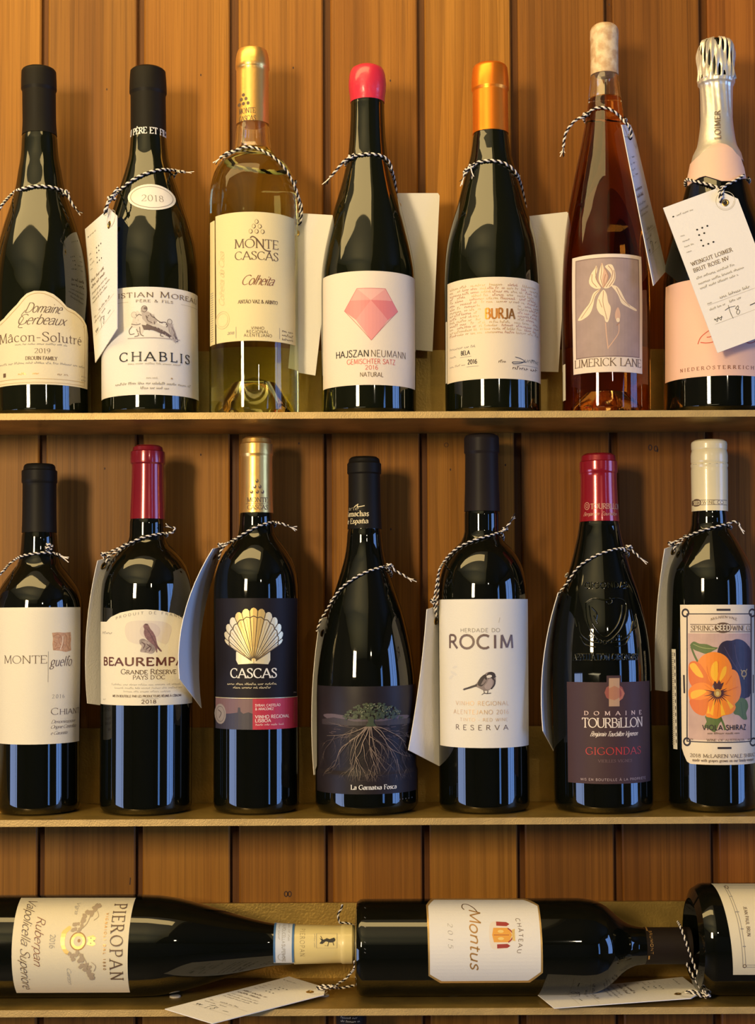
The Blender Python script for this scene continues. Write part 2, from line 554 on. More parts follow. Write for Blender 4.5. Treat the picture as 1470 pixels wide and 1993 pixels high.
    def build(self, parent):
        for which, items in self.layers.items():
            if not items:
                continue
            items = sorted(items, key=lambda t: t[3])
            V, F, FM, mats = [], [], [], []
            for verts, faces, m, n, big in items:
                if m not in mats:
                    mats.append(m)
                mi = mats.index(m)
                lift = 0.00010 + 0.000006 * (n if which == 'artwork' else self.n + 4)
                if big or (self.cut < .01 and math.floor(min(v.x for v in verts) / self.cut) != math.floor(max(v.x for v in verts) / self.cut)):
                    bm = bmesh.new()
                    vs = [bm.verts.new((v.x * 1000, v.y * 1000, v.z * 1000 if len(v) > 2 else 0)) for v in verts]
                    for f in faces:
                        try:
                            bm.faces.new([vs[i] for i in f])
                        except ValueError:
                            pass
                    for ax, no in ((0, (1, 0, 0)), (1, (0, 1, 0)))[:2 if big else 1]:
                        lo, hi = min(v[ax] for v in verts), max(v[ax] for v in verts)
                        x = math.floor(lo / self.cut) * self.cut + self.cut
                        while x < hi:
                            bmesh.ops.bisect_plane(bm, geom=bm.verts[:] + bm.edges[:] + bm.faces[:], plane_co=(x * 1000, 0, 0) if ax == 0 else (0, x * 1000, 0), plane_no=no, dist=1e-5)
                            x += self.cut
                    bm.verts.index_update()
                    verts = [v.co / 1000 for v in bm.verts]
                    bmesh.ops.triangulate(bm, faces=[f for f in bm.faces if len(f.verts) > 4])
                    bm.verts.index_update()
                    faces = [tuple(v.index for v in f.verts) for f in bm.faces]
                    bm.free()
                o = len(V)
                V += [self.place(v.x, v.y, lift + (v.z if len(v) > 2 else 0)) for v in verts]
                for f in faces:
                    a, b, c = (verts[i] for i in f[:3])
                    if (b.x - a.x) * (c.y - a.y) - (b.y - a.y) * (c.x - a.x) < 0:
                        f = f[::-1]
                    F.append(tuple(i + o for i in f))
                    FM.append(mi)
            mesh_obj(which, V, F, mats, parent, FM)


# ------------------------------------------------------------------ shared materials
GLASS = mat('dark_glass', (.003, .0035, .002), rough=.035, spec=.6)
GLASS_G = mat('dark_green_glass', (.005, .006, .002), rough=.04, spec=.6)
CLEAR = mat('clear_glass', (.98, .99, .96), rough=.0, trans=1, ior=1.48)
PAPER = mat('white_paper', (.74, .70, .62), rough=.6, spec=.3, bump=.15, bscale=900)
CREAM = mat('cream_paper', (.76, .69, .52), rough=.6, spec=.3, bump=.15, bscale=900)
CREAM2 = mat('warm_cream_paper', (.72, .63, .42), rough=.6, spec=.3, bump=.15, bscale=900)
CARD = mat('white_card', (.80, .77, .74), rough=.65, spec=.25, bump=.2, bscale=600)
INK = mat('black_ink', (.02, .017, .015), rough=.5)
BROWN = mat('brown_ink', (.13, .075, .04), rough=.5)
GREY = mat('grey_ink', (.30, .27, .23), rough=.6)
PALE = mat('pale_grey_ink', (.50, .45, .37), rough=.6)
GOLD = mat('gold_foil', (.80, .52, .16), rough=.32, metal=1)
GOLDL = mat('gold_print', (.62, .36, .12), rough=.4, metal=.6)
WHITE = mat('white_ink', (.8, .78, .72), rough=.5)
STRW = mat('white_thread', (.78, .72, .66), rough=.9, spec=.1)
STRB = mat('black_thread', (.02, .017, .02), rough=.9, spec=.1)


class Prof:
    """radius along the axis from (height, radius) points, smoothly joined"""
    def __init__(self, pts):
        self.p = sorted(pts)

    def __call__(self, z):
        p = self.p
        if z <= p[0][0]:
            return p[0][1]
        if z >= p[-1][0]:
            return p[-1][1]
        i = 0
        while p[i + 1][0] < z:
            i += 1
        (z0, r0), (z1, r1) = p[i], p[i + 1]
        h = z1 - z0
        d = (r1 - r0) / h

        def sl(j):
            if j <= 0 or j >= len(p) - 1:
                return 0 if j <= 0 else (p[-1][1] - p[-2][1]) / (p[-1][0] - p[-2][0])
            a = (p[j][1] - p[j - 1][1]) / (p[j][0] - p[j - 1][0])
            b = (p[j + 1][1] - p[j][1]) / (p[j + 1][0] - p[j][0])
            return 0 if a * b <= 0 else 2 * a * b / (a + b)
        m0, m1 = sl(i), sl(i + 1)
        t = (z - z0) / h
        return (2 * t ** 3 - 3 * t * t + 1) * r0 + (t ** 3 - 2 * t * t + t) * h * m0 + (-2 * t ** 3 + 3 * t * t) * r1 + (t ** 3 - t * t) * h * m1


def lathe(name, prof, m, parent, n=72, sharp=35, disp=None):
    """prof: (radius, height) from the bottom axis point outwards and up"""
    V, F = [], []
    for i, (r, z) in enumerate(prof):
        for k in range(n):
            t = 2 * pi * k / n
            rr = max(r, 1e-5)
            dz = 0
            if disp:
                dr, dz = disp(rr, z, t)
                rr += dr
            V.append((rr * sin(t), -rr * cos(t), z + dz))
    for i in range(len(prof) - 1):
        for k in range(n):
            a, b = i * n + k, i * n + (k + 1) % n
            F.append((a, b, b + n, a + n))
    F.append(tuple(range(n - 1, -1, -1)))
    F.append(tuple(range((len(prof) - 1) * n, len(prof) * n)))
    return mesh_obj(name, V, F, m, parent, smooth=True, sharp=sharp)


class Bottle:
    """a bottle measured in the photograph. rows: (picture row, half width in pixels) from top to bottom; for a bottle that lies
    down, rows are columns. The axis stands at depth y."""
    def __init__(self, label, rows, foil, zbase, y=0.0, cx=None, ctop=None, glass=None, lying=False, zaxis=None, xbase=None,
                 capname='capsule', capmat=None, capdisp=None, group=None, punt=.6, heel=.006, caplabel=None, name='wine_bottle', glassmake=None):
        self.lying, self.y = lying, y
        if not lying:
            b = at_y(cx, rows[-1][0], y)
            self.loc = Vector((b.x, y, zbase))
            t = at_y(ctop, rows[0][0], y)
            self.tilt = (t.x - b.x) / (t.z - zbase)
            rot = (0, math.atan(self.tilt), 0)
            self.M = Matrix.Translation(self.loc) @ Matrix.Rotation(rot[1], 4, 'Y')
        else:
            self.loc = Vector((xbase, y, zaxis))
            rot = (0, pi / 2, 0)
            self.M = Matrix.Translation(self.loc) @ Matrix.Rotation(pi / 2, 4, 'Y')
        self.Mi = self.M.inverted()
        pts = []
        for v, hw in rows:
            z = self.h_axis(v)
            d = self.depth_at(z)
            pts.append((z, hw * d / FPX * (1 - .5 * (hw / FPX) ** 2)))
        pts = [p for p in pts if p[0] > heel * 1.2]
        self.prof = Prof(pts)
        R = self.prof(heel)
        self.H = max(p[0] for p in pts)
        self.zf = self.h_axis(foil)
        self.root = thing(name, label, 'bottle', self.loc, group, rot)
        self.R = R
        inner = .0005
        g = [(0, .022 * punt + .002), (R * .35, .019 * punt + .002), (R * .62, .008 * punt + .001), (R * .74, 0.0006), (R - heel, 0), (R - heel * .35, heel * .25), (R - heel * .05, heel * .7)]
        zs = sorted(set([heel + (self.H - heel) * i / 90 for i in range(91)] + [p[0] for p in pts]))
        zs = [z for i, z in enumerate(zs) if i == 0 or z - zs[i - 1] > 2e-4 or z in [p[0] for p in pts]]
        topg = self.H - .0012
        if glassmake:
            glassmake(self, g, zs)
        else:
            gz = [z for z in zs if z < topg] + [topg]
            body = g + [(self.prof(z) - (inner if z > self.zf - .001 else 0), z) for z in gz] + [(0, topg)]
            lathe('glass_body', body, glass or GLASS, self.root, 96)
        if capmat:
            cz = [z for z in zs if z > self.zf + 3e-4]
            rt = self.prof(self.H)
            cap = [(self.prof(self.zf) - .0008, self.zf), (self.prof(self.zf) + .00005, self.zf + .0001)] + [(self.prof(z), z) for z in cz] + [(rt * .93, self.H + .0006), (rt * .6, self.H + .0008), (0, self.H + .0008)]
            c = lathe(capname, cap, capmat, self.root, 96, disp=capdisp)
            if caplabel:
                c['label'] = caplabel
            self.cap = c
        else:
            self.cap = None

    def depth_at(self, z):
        w = self.M @ Vector((0, 0, z))
        return (w - CAM).dot(_f)

    def h_axis(self, v):
        if self.lying:
            return at_y(v, 1838, self.y).x - self.loc.x
        return at_y(PX, v, self.y).z - self.loc.z

    # print positions: u across, v along (for a lying bottle u is the picture row and v the negative column)
    def uvmap(self, Rref, roll=0.0):
        def f(u, v):
            if not self.lying:
                z = at_y(PX, v, self.y).z - self.loc.z
                for _ in range(4):
                    R = self.prof(z)
                    z = at_y(PX, v, self.y - R).z - self.loc.z
                xa = self.loc.x + z * self.tilt
                R = self.prof(z)
                th = 0
                for _ in range(8):
                    x = at_y(u, v, self.y - R * cos(th)).x - xa
                    th = asin(max(-.999, min(.999, x / R)))
                return th * Rref, z
            X = -v
            R = self.R
            for _ in range(4):
                z = at_y(X, 1838, self.y - R).x - self.loc.x
                R = self.prof(z)
            d = ray(X, u)
            dy, dz = d.y, d.z
            L = sqrt(dy * dy + dz * dz)
            dy, dz = dy / L, dz / L
            oy, oz = CAM.y - self.y, CAM.z - self.loc.z
            bq = oy * dy + oz * dz
            disc = max(0, bq * bq - (oy * oy + oz * oz - R * R))
            t = -bq - sqrt(disc)
            hy, hz = oy + t * dy, oz + t * dz
            return math.atan2(-hz, -hy) * Rref, z
        return f

    def placer(self, Rref, base=.0):
        g = .003

        def at(i, z, lift):
            th = i * g / Rref
            k = math.floor(z / g)
            f = z / g - k
            R = self.prof(k * g) * (1 - f) + self.prof((k + 1) * g) * f + base + lift
            return Vector((R * sin(th), -R * cos(th), z))

        def f(a, z, lift):
            # on a fixed 3 mm facet grid, so that every printed layer keeps its distance from the paper
            i = math.floor(a / g)
            t = a / g - i
            return tuple(at(i, z, lift) * (1 - t) + at(i + 1, z, lift) * t)
        return f

    def canvas(self, vref, base=.00025):
        z = self.h_axis(vref)
        Rr = self.prof(z)
        c = Canvas(self.uvmap(Rr), self.placer(Rr, base))
        c.scale = (self.depth_at(z) - Rr) / FPX
        c.Rr, c.bt = Rr, self
        c.u = 1
        return c

    def paper(self, cv, pts, m, name='label', smooth=0, label=None, thick=.00025, parent=None):
        """a stuck-on label with real thickness"""
        if smooth:
            pts = [(p.x, p.y) for p in catmull([(a, b, 0) for a, b in pts], smooth, True)]
        M = [Vector((*cv.uv(*p), 0)) for p in pts]
        # even out the outline so that it bends
        Q = []
        for i, p in enumerate(M):
            q = M[(i + 1) % len(M)]
            k = max(1, int((q - p).length / .003))
            Q += [p.lerp(q, j / k) for j in range(k)]
        sgn = sum(Q[i].x * Q[(i + 1) % len(Q)].y - Q[(i + 1) % len(Q)].x * Q[i].y for i in range(len(Q)))
        if sgn < 0:
            Q.reverse()
        bm = bmesh.new()
        vs = [bm.verts.new(p) for p in Q]
        for t in tessellate_polygon([Q]):
            try:
                bm.faces.new([vs[i] for i in t])
            except ValueError:
                pass
        for ax, st in ((0, .003), (1, .003)):
            lo, hi = min(v[ax] for v in Q), max(v[ax] for v in Q)
            x = math.floor(lo / st) * st + st
            no = (1, 0, 0) if ax == 0 else (0, 1, 0)
            while x < hi:
                co = (x, 0, 0) if ax == 0 else (0, x, 0)
                bmesh.ops.bisect_plane(bm, geom=bm.verts[:] + bm.edges[:] + bm.faces[:], plane_co=co, plane_no=no, dist=1e-7)
                x += st
        bmesh.ops.remove_doubles(bm, verts=bm.verts, dist=1e-7)
        bmesh.ops.recalc_face_normals(bm, faces=bm.faces)
        bm.normal_update()
        bm.verts.index_update()
        flip = sum(f.normal.z for f in bm.faces) < 0
        V = [(v.co.x, v.co.y) for v in bm.verts]
        F = [tuple(v.index for v in (reversed(f.verts) if flip else f.verts)) for f in bm.faces]
        be = [e for e in bm.edges if len(e.link_faces) == 1]
        rp = Canvas(None, None)
        pl = self.placer(cv.Rr)
        n = len(V)
        W = [pl(a, z, thick) for a, z in V] + [pl(a, z, -.0001) for a, z in V]
        for e in be:
            i, j = e.verts[0].index, e.verts[1].index
            f = e.link_faces[0]
            vv = [v.index for v in f.verts]
            if vv[(vv.index(i) + 1) % len(vv)] != j:
                i, j = j, i
            if flip:
                i, j = j, i
            F.append((j, i, i + n, j + n))
        bm.free()
        o = mesh_obj(name, W, F, m, parent or self.root, smooth=True, sharp=30)
        if label:
            o['label'] = label
        cv.parent = o
        return o

    def surf(self, u, v, off=.0013):
        """world point on the front of the bottle seen at picture point (u, v)"""
        y = self.y
        for _ in range(8):
            w = at_y(u, v, y)
            l = self.Mi @ w
            R = self.prof(max(0, min(self.H, l.z))) + off
            if self.lying:
                dx = l.x
            else:
                dx = l.x
            s = R * R - dx * dx
            y = self.y - (sqrt(s) if s > 0 else 0)
        return at_y(u, v, y)


# ------------------------------------------------------------------ twine
TW = [.0011, .0056]


def twine(name, path, parent, org, r=None, pitch=None, n=6):
    """two twisted strands, one white and one black, along world points"""
    r, pitch = r or TW[0], pitch or TW[1]
    P = catmull(path, 10)
    # even steps
    Q, step = [P[0]], .0007
    acc = 0
    for a, b in zip(P, P[1:]):
        L = (b - a).length
        while acc + L >= step:
            t = (step - acc) / L
            a = a.lerp(b, t)
            Q.append(a.copy())
            L = (b - a).length
            acc = 0
        acc += L
    if len(Q) < 3:
        return None
    V, F, FM = [], [], []
    up = Vector((0, 0, 1))
    T0 = (Q[1] - Q[0]).normalized()
    N = T0.cross(Vector((.3, -1, .2))).normalized()
    fr = []
    for i in range(len(Q)):
        T = (Q[min(i + 1, len(Q) - 1)] - Q[max(i - 1, 0)]).normalized()
        N = (N - T * N.dot(T)).normalized()
        fr.append((T, N, T.cross(N)))
    for s in (0, 1):
        base = len(V)
        for i, q in enumerate(Q):
            T, N, B = fr[i]
            ph = 2 * pi * i * step / pitch + s * pi
            c = q + (N * cos(ph) + B * sin(ph)) * r * .52
            d1, d2 = (N * cos(ph) + B * sin(ph)), (B * cos(ph) - N * sin(ph))
            for k in range(n):
                t = 2 * pi * k / n
                V.append(c + (d1 * cos(t) * .62 + d2 * sin(t) * (.95 if s == 0 else .62)) * r - org)
        for i in range(len(Q) - 1):
            for k in range(n):
                a, b = base + i * n + k, base + i * n + (k + 1) % n
                F.append((a, b, b + n, a + n))
                FM.append(s)
    return mesh_obj(name, V, F, [STRW, STRB], parent, FM, smooth=True)


def knot(c, parent, org, s=.0026):
    pts = [c + Vector((sin(t) + 2 * sin(2 * t), (cos(t) - 2 * cos(2 * t)) * .8, -sin(3 * t) * 1.2)) * s * .36 for t in (2 * pi * i / 18 for i in range(19))]
    twine('knot', pts, parent, org)


def tassel(c, d, parent, org, L=.006):
    """frayed cord end: a few loose strands"""
    V, F, FM = [], [], []
    d = d.normalized()
    for k in range(5):
        rd = random.Random(k + int(abs(c.x) * 9999))
        e = Vector((rd.uniform(-.4, .4), rd.uniform(-.3, .3), rd.uniform(-.4, .4)))
        p0, p1, p2 = c, c + (d + e * .5) * L * .5, c + (d + e) * L
        b = len(V)
        for i, p in enumerate((p0, p1, p2)):
            r = .0006 - .0001 * i
            for q in range(5):
                t = 2 * pi * q / 5
                V.append(p + Vector((cos(t), sin(t) * .6, sin(t) * .8)) * r - org)
        for i in range(2):
            for q in range(5):
                F.append((b + i * 5 + q, b + i * 5 + (q + 1) % 5, b + i * 5 + 5 + (q + 1) % 5, b + i * 5 + 5 + q))
                FM.append(1 if k in (1, 3) else 0)
    mesh_obj('frayed_end', V, F, [STRW, STRB], parent, FM)


# ------------------------------------------------------------------ price tags
CW, CH = .058, .123


def price_tag(label, corners, bottle=None, front=None, tail=None, extra=(), bow=0.0, bowdir=(0, -1, 0), printed=None, back=True, chamfer=.014, knotat=None, hole=(.048, .012), hang=None, rings=True):
    """corners: world points TL, TR, BR, BL of the card before its corner at TR is cut; front: world points of the cord"""
    TL, TR, BR, BL = corners
    org = TR.copy()
    root = thing('price_tag', label, 'price tag', org, 'white price tags tied to the bottles with striped twine')
    bd = Vector(bowdir)

    def pl(u, v):
        s, t = u / CW, v / CH
        p = (TL * (1 - s) + TR * s) * (1 - t) + (BL * (1 - s) + BR * s) * t
        return p + bd * bow * 4 * t * (1 - t)
    n1, n2 = 6, 12
    nrm = (TR - TL).cross(BL - TL).normalized() * -1     # front side normal
    nrm = -((TR - TL).cross(BL - TL)).normalized()
    nrm = (BL - TL).cross(TR - TL).normalized()
    th = .0006
    V, F = [], []
    us = [0, .012, .024, .034, CW - chamfer, CW]
    vs_ = [0, chamfer] + [chamfer + (CH - chamfer) * i / 10 for i in range(1, 11)]
    idx = {}
    for side in (0, 1):
        for i, u in enumerate(us):
            for j, v in enumerate(vs_):
                if i == len(us) - 1 and j == 0:
                    continue
                idx[side, i, j] = len(V)
                V.append(pl(u, v) + nrm * (th / 2 if side == 0 else -th / 2) - org)
    for side in (0, 1):
        for i in range(len(us) - 1):
            for j in range(len(vs_) - 1):
                if i == len(us) - 2 and j == 0:
                    q = [idx[side, i, 0], idx[side, i + 1, 1], idx[side, i, 1]]
                else:
                    q = [idx[side, i, j], idx[side, i + 1, j], idx[side, i + 1, j + 1], idx[side, i, j + 1]]
                F.append(tuple(q if side else q[::-1]))
    ring = [(i, 0) for i in range(len(us) - 1)] + [(len(us) - 1, j) for j in range(1, len(vs_))] + [(i, len(vs_) - 1) for i in range(len(us) - 2, -1, -1)] + [(0, j) for j in range(len(vs_) - 2, 0, -1)]
    for a, b in zip(ring, ring[1:] + ring[:1]):
        F.append((idx[0, *a], idx[0, *b], idx[1, *b], idx[1, *a]))
    card = mesh_obj('card', V, F, CARD, root, smooth=True, sharp=40)
    hc = pl(*hole)
    # eyelet ring on the card
    ex, ey = (pl(hole[0] + .001, hole[1]) - hc).normalized(), (pl(hole[0], hole[1] + .001) - hc).normalized()
    V, F = [], []
    for sgn in ((1, -1) if back else (1,)):
        b0 = len(V)
        for k in range(20):
            t = 2 * pi * k / 20
            dd = ex * cos(t) + ey * sin(t)
            for rr, hh in ((.0016, .0001), (.0021, .0007), (.0031, .0001)):
                V.append(hc + dd * rr + nrm * sgn * (th / 2 + hh) - org)
        for k in range(20):
            for j in (0, 1):
                a, b = b0 + k * 3 + j, b0 + ((k + 1) % 20) * 3 + j
                F.append((a, b, b + 1, a + 1) if sgn < 0 else (a, a + 1, b + 1, b))
    mesh_obj('eyelet', V, F, GOLD, root, smooth=True)
    V, F = [], []
    for sgn in (1, -1):
        b0 = len(V)
        for k in range(12):
            t = 2 * pi * k / 12
            V.append(hc + (ex * cos(t) + ey * sin(t)) * .0016 + nrm * sgn * (th / 2 + .00008) - org)
        F.append(tuple(range(b0, b0 + 12)) if sgn < 0 else tuple(range(b0 + 11, b0 - 1, -1)))
    mesh_obj('hole', V, F, INK, root)
    if printed:
        cv = Canvas(lambda u, v: (u * .001, -v * .001), lambda a, z, lift: pl(a, -z) + nrm * (th / 2 + lift) - org, cut=.02)
        cv.scale = .001
        printed(cv)
        cv.build(card)
    if front:
        pts = list(front)
        if bottle is not None and not bottle.lying:
            # carry the loop on round the back of the neck
            a, b = bottle.Mi @ pts[0], bottle.Mi @ pts[-1]
            if hang:
                k = hang
                b = bottle.Mi @ pts[k]
            a0, a1 = math.atan2(a.x, -a.y), math.atan2(b.x, -b.y)
            a1 += -2 * pi if a1 > a0 else 2 * pi
            bk = []
            for i in range(1, 12):
                f = i / 12
                t = a0 + (a1 - a0) * f
                z = a.z + (b.z - a.z) * f
                R = bottle.prof(z) + .0014
                bk.append(bottle.M @ Vector((R * sin(t), -R * cos(t), z)))
            twine('twine', bk[::-1] + pts, root, org)
        else:
            twine('twine', pts, root, org)
    for e in extra:
        twine('twine', e, root, org)
    if tail:
        twine('twine', tail, root, org)
        tassel(tail[-1], tail[-1] - tail[-2], root, org)
    if knotat is not None:
        knot(knotat, root, org)
    return root


# ------------------------------------------------------------------ the setting
YF, YB = -.052, .045              # front edge of the shelves and face of their upstands
ZS = [at_y(PX, 801.5, YF).z, at_y(PX, 1593, YF).z, at_y(PX, 1963.5, YF).z]
ZS.append(ZS[2] - .335)
ZU = [at_y(PX, 682, YB).z, at_y(PX, 1415, YB).z, at_y(PX, 1757, YB).z, ZS[3] + .064]
YW = .0505                        # face of the planks

# pine wall: a backing board and one object per plank
W_REC = wood('pine_recess', (.22, .095, .030), (.15, .06, .02), 31, ring=.3)
wall = boxes('wall_back', [(-2.6, 2.7, .0562, .09, 0, 2.7)], W_REC, kind='structure')
edges = [(76, 90), (265, 279), (447, 465), (631, 646), (817, 832), (1001, 1016), (1187, 1203), (1374, 1390)]
gx = [(at_y(a, 900, YW).x, at_y(b, 900, YW).x) for a, b in edges]
pitch = (gx[-1][0] - gx[0][0]) / 7
for k in range(1, 5):
    gx.insert(0, (gx[0][0] - pitch, gx[0][1] - pitch))
    gx.append((gx[-1][0] + pitch, gx[-1][1] + pitch))
tones = {
    3: ((.56, .285, .055), (.40, .185, .030)), 4: ((.40, .200, .042), (.30, .135, .026)), 5: ((.58, .290, .055), (.45, .205, .035)),
    6: ((.52, .255, .050), (.42, .185, .034)), 7: ((.55, .260, .050), (.38, .160, .028)), 8: ((.66, .340, .075), (.50, .230, .040)),
    9: ((.41, .185, .040), (.30, .130, .028)), 10: ((.38, .170, .038), (.27, .112, .026)), 11: ((.55, .235, .060), (.40, .150, .036))}
PB = .0012
for i in range(len(gx) - 1):
    x0, x1 = gx[i][1], gx[i + 1][0]
    lt, dk = tones.get(i, tones[5])
    m = wood('pine_%d' % i, lt, dk, i + 1, ring={8: .35, 11: .5, 3: .3, 5: .25, 6: .35}.get(i, .35), flame=.75 if i == 8 else (.35 if i in (7, 11) else 0))
    z0, z1 = .5, 2.45
    prof = [(x0, .0562), (x0, YW + PB), (x0 + PB, YW), (x1 - PB, YW), (x1, YW + PB), (x1, .0562)]
    V = [(x, y, z) for z in (z0, z1) for x, y in prof]
    n = len(prof)
    F = [(k, k + 1, k + 1 + n, k + n) for k in range(n - 1)] + [tuple(range(n - 1, -1, -1)), tuple(range(n, 2 * n))]
    mesh_obj('plank', V, F, m, wall)
# small dark knots and marks in the boards
KN = mat('dark_knot', (.05, .018, .006), rough=.7)
kc = Canvas(lambda u, v: tuple(at_y(u, v, YW)[k] for k in (0, 2)), lambda a, z, lift: (a, YW - lift * .3, z), cut=9)
kc.scale = (DIST + YW) / FPX
for (u, v) in ((208, 174), (391, 146), (571, 132), (760, 157), (204, 912), (391, 885), (582, 863), (877, 914), (984, 905), (761, 1030), (1186, 9), (1110, 800)):
    kc.ell(u, v, 1.5, 2.4, KN, 8)
for (u, v) in ((1266, 871), (1277, 873), (557, 1740), (564, 1740)):
    kc.ring(u, v, 3.2, 5, 2.2, KN, 10)
kc.line([(1281, 874), (1280, 880)], 2.5, KN)
kc.ring(869, 866, 4, 4, 1, KN, 12)
kc.line([(254, 1708), (253, 1722)], 2.2, KN)
kc.build(wall)
for o in list(wall.children):
    if o.name.startswith('artwork'):
        o.name = 'knots'

# the room behind the camera: it lights the shelves and is mirrored in the glass
PLAS = mat('plaster', (.13, .115, .095), rough=.9)
CEIL = mat('ceiling_paint', (.74, .70, .45), rough=.9)
DARKW = mat('dark_timber', (.05, .032, .02), rough=.7)
FLO = mat('floor_tile', (.10, .08, .06), rough=.5)
boxes('floor', [(-2.6, 2.7, -4.8, .09, -.06, 0)], FLO, kind='structure')
boxes('ceiling', [(-2.6, 2.7, -4.8, .09, 2.7, 2.76)], CEIL, kind='structure')
boxes('trim_1', [(.32, 2.7, -4.8, .05, 2.62, 2.7)], DARKW, kind='structure')
boxes('wall_front', [(-2.6, 2.7, -4.86, -4.8, 0, 2.7)], PLAS, kind='structure')
boxes('wall_left', [(-2.46, -2.4, -.68, .0575, 0, 2.7), (-2.46, -2.4, -4.8, -1.92, 0, 2.7), (-2.46, -2.4, -1.92, -.68, 1.37, 2.7), (-2.46, -2.4, -1.92, -.68, 0, .33)], PLAS, kind='structure')
boxes('wall_right', [(2.6, 2.66, -.55, .0575, 0, 2.7), (2.6, 2.66, -3.08, -1.56, 0, 2.7), (2.6, 2.66, -4.8, -3.62, 0, 2.7), (2.6, 2.66, -1.56, -.55, 2.32, 2.7), (2.6, 2.66, -1.56, -.55, 0, .78), (2.6, 2.66, -3.62, -3.08, 0, .68), (2.6, 2.66, -3.62, -3.08, 2.32, 2.7)], PLAS, kind='structure')
boxes('window_1', [(2.54, 2.57, -1.57, -1.53, .78, 2.32), (2.54, 2.57, -.58, -.54, .78, 2.32), (2.54, 2.57, -1.13, -1.10, .78, 2.32), (2.54, 2.57, -.78, -.76, .78, 2.32)], DARKW, kind='structure')
boxes('window_2', [(-2.37, -2.34, -1.93, -1.88, .33, 1.37), (-2.37, -2.34, -.73, -.68, .33, 1.37), (-2.37, -2.34, -1.62, -1.60, .33, 1.37)], DARKW, kind='structure')

# brass L-shaped shelves
BRASS = mat('brushed_brass', (.50, .33, .085), rough=.42, metal=.75, bump=.25, bscale=500, mottle=.25, mscale=30)
EDGE = mat('brass_edge', (.54, .37, .14), rough=.5, metal=.35, bump=.3, bscale=900, mottle=.15, mscale=60)
XL, XR = -1.15, 1.2
TS = .0052
labs = ['long brass shelf under the top row of standing bottles', 'long brass shelf under the second row of standing bottles', 'long brass shelf carrying the lying bottles', 'lowest brass shelf, under the single cropped bottle']
for k in range(4):
    s = thing('brass_shelf', labs[k], 'shelf', (0, YB, ZS[k]), 'brass wall shelves')
    z = 0
    boxes('shelf_board', [(XL, XR, YF + .0012 - YB, .004, -TS, 0)], BRASS, s)
    boxes('front_edge', [(XL, XR, YF - YB, YF - YB + .0012, -TS, .0001)], EDGE, s)
    boxes('upstand', [(XL, XR, 0, .004, 0.0001, ZU[k] - ZS[k])], BRASS, s)
    if k == 2:
        PADM = mat('clear_pad', (.50, .46, .40), rough=.35)
        for px, py in ((341, 1940), (630, 1938), (882, 1935)):
            w = at_z(px, py, ZS[2])
            R = .0045
            V = [(w.x + R * q * cos(2 * pi * a / 20), w.y - YB + R * q * sin(2 * pi * a / 20), h) for q, h in ((1, 0), (1, .0008), (.8, .0012)) for a in range(20)]
            F = [(r * 20 + a, r * 20 + (a + 1) % 20, r * 20 + 20 + (a + 1) % 20, r * 20 + 20 + a) for r in (0, 1) for a in range(20)] + [tuple(range(40, 60))]
            mesh_obj('round_pad', V, F, PADM, s)


# ------------------------------------------------------------------ top row
Z1 = ZS[0]
FOILB = mat('matt_black_foil', (.011, .009, .006), rough=.5, spec=.12)
cap_lip = lambda top, l0, l1, w_, n_: [(top, w_ - 4), (top + 3, w_ - 1.5), (l0, w_), (l1, w_), (l1 + 3, n_)]

# --- 1
b = Bottle('dark wine bottle with cream scroll-topped label and black foil, leftmost of the top row',
           [(134, 31), (137, 33), (172, 34), (176, 32), (230, 32), (261, 33.5), (300, 36), (330, 41), (365, 47), (400, 57), (440, 70), (490, 83), (540, 90), (580, 92.5), (810, 92.5)],
           262, Z1, cx=83, ctop=75.5, capmat=FOILB, glass=GLASS_G)
B1 = b
c = b.canvas(660)
b.paper(c, [(-6, 622), (8, 612), (20, 600), (33, 588), (41, 578), (52, 568), (66, 563), (88, 563), (104, 568), (118, 578), (130, 590), (146, 596), (161, 606), (171, 618), (172.5, 640), (172.5, 745), (120, 745), (60, 745), (-6, 745)], CREAM2, label='cream label with scroll-shaped top')
G1 = mat('tan_line', (.52, .38, .18), rough=.5)
c.line([(-6, 628), (10, 617), (36, 592), (54, 573), (77, 567), (100, 573), (118, 585), (131, 597), (148, 603), (166, 620), (169, 640), (169, 742)], 1.4, G1, 5)
c.line([(-6, 734), (60, 734), (169, 734)], 1.2, G1)
c.line([(-6, 741), (60, 741), (169, 741)], 1.0, G1)
c.text('Domaine', 48, 118, 605, 19, sp(SCRIPT, g=0), BROWN)
c.text('Gerbeaux', 33, 126, 628, 20, sp(SCRIPT, g=0), BROWN)
c.line([(50, 600), (42, 610), (46, 616), (36, 632), (44, 634)], 1.2, BROWN, 5)
c.text('Mâcon-Solutré', 0, 158, 661, 18, sp(SERIF, w=.12), BROWN)
c.fine(30, 132, 668, 4, GREY)
c.text('2019', 67, 98, 684, 9, SERIF, BROWN)
c.text('DROUIN FAMILY', 50, 111, 697, 6.5, sp(SERIFB, w=.2), BROWN)
c.fine(-2, 165, 705, 4.5, GREY)
c.fine(36, 52, 726, 5, GOLDL)
c.fine(64, 84, 726, 5, GOLDL)
c.fine(112, 135, 726, 5, GOLDL)
c.rect(7, 720, 12, 728, BROWN)
c.fine(158, 168, 724, 4, GREY)
c.fine(158, 168, 731, 4, GREY)
c.build(c.parent)
S = lambda pts, bt=b, off=.0013: [bt.surf(u, v, off) for u, v in pts]
t1 = S([(122, 371), (100, 364), (70, 362), (40, 368), (24, 377)])
t1b = t1 + [at_y(2, 402, -.02), at_y(-14, 436, -.02)]
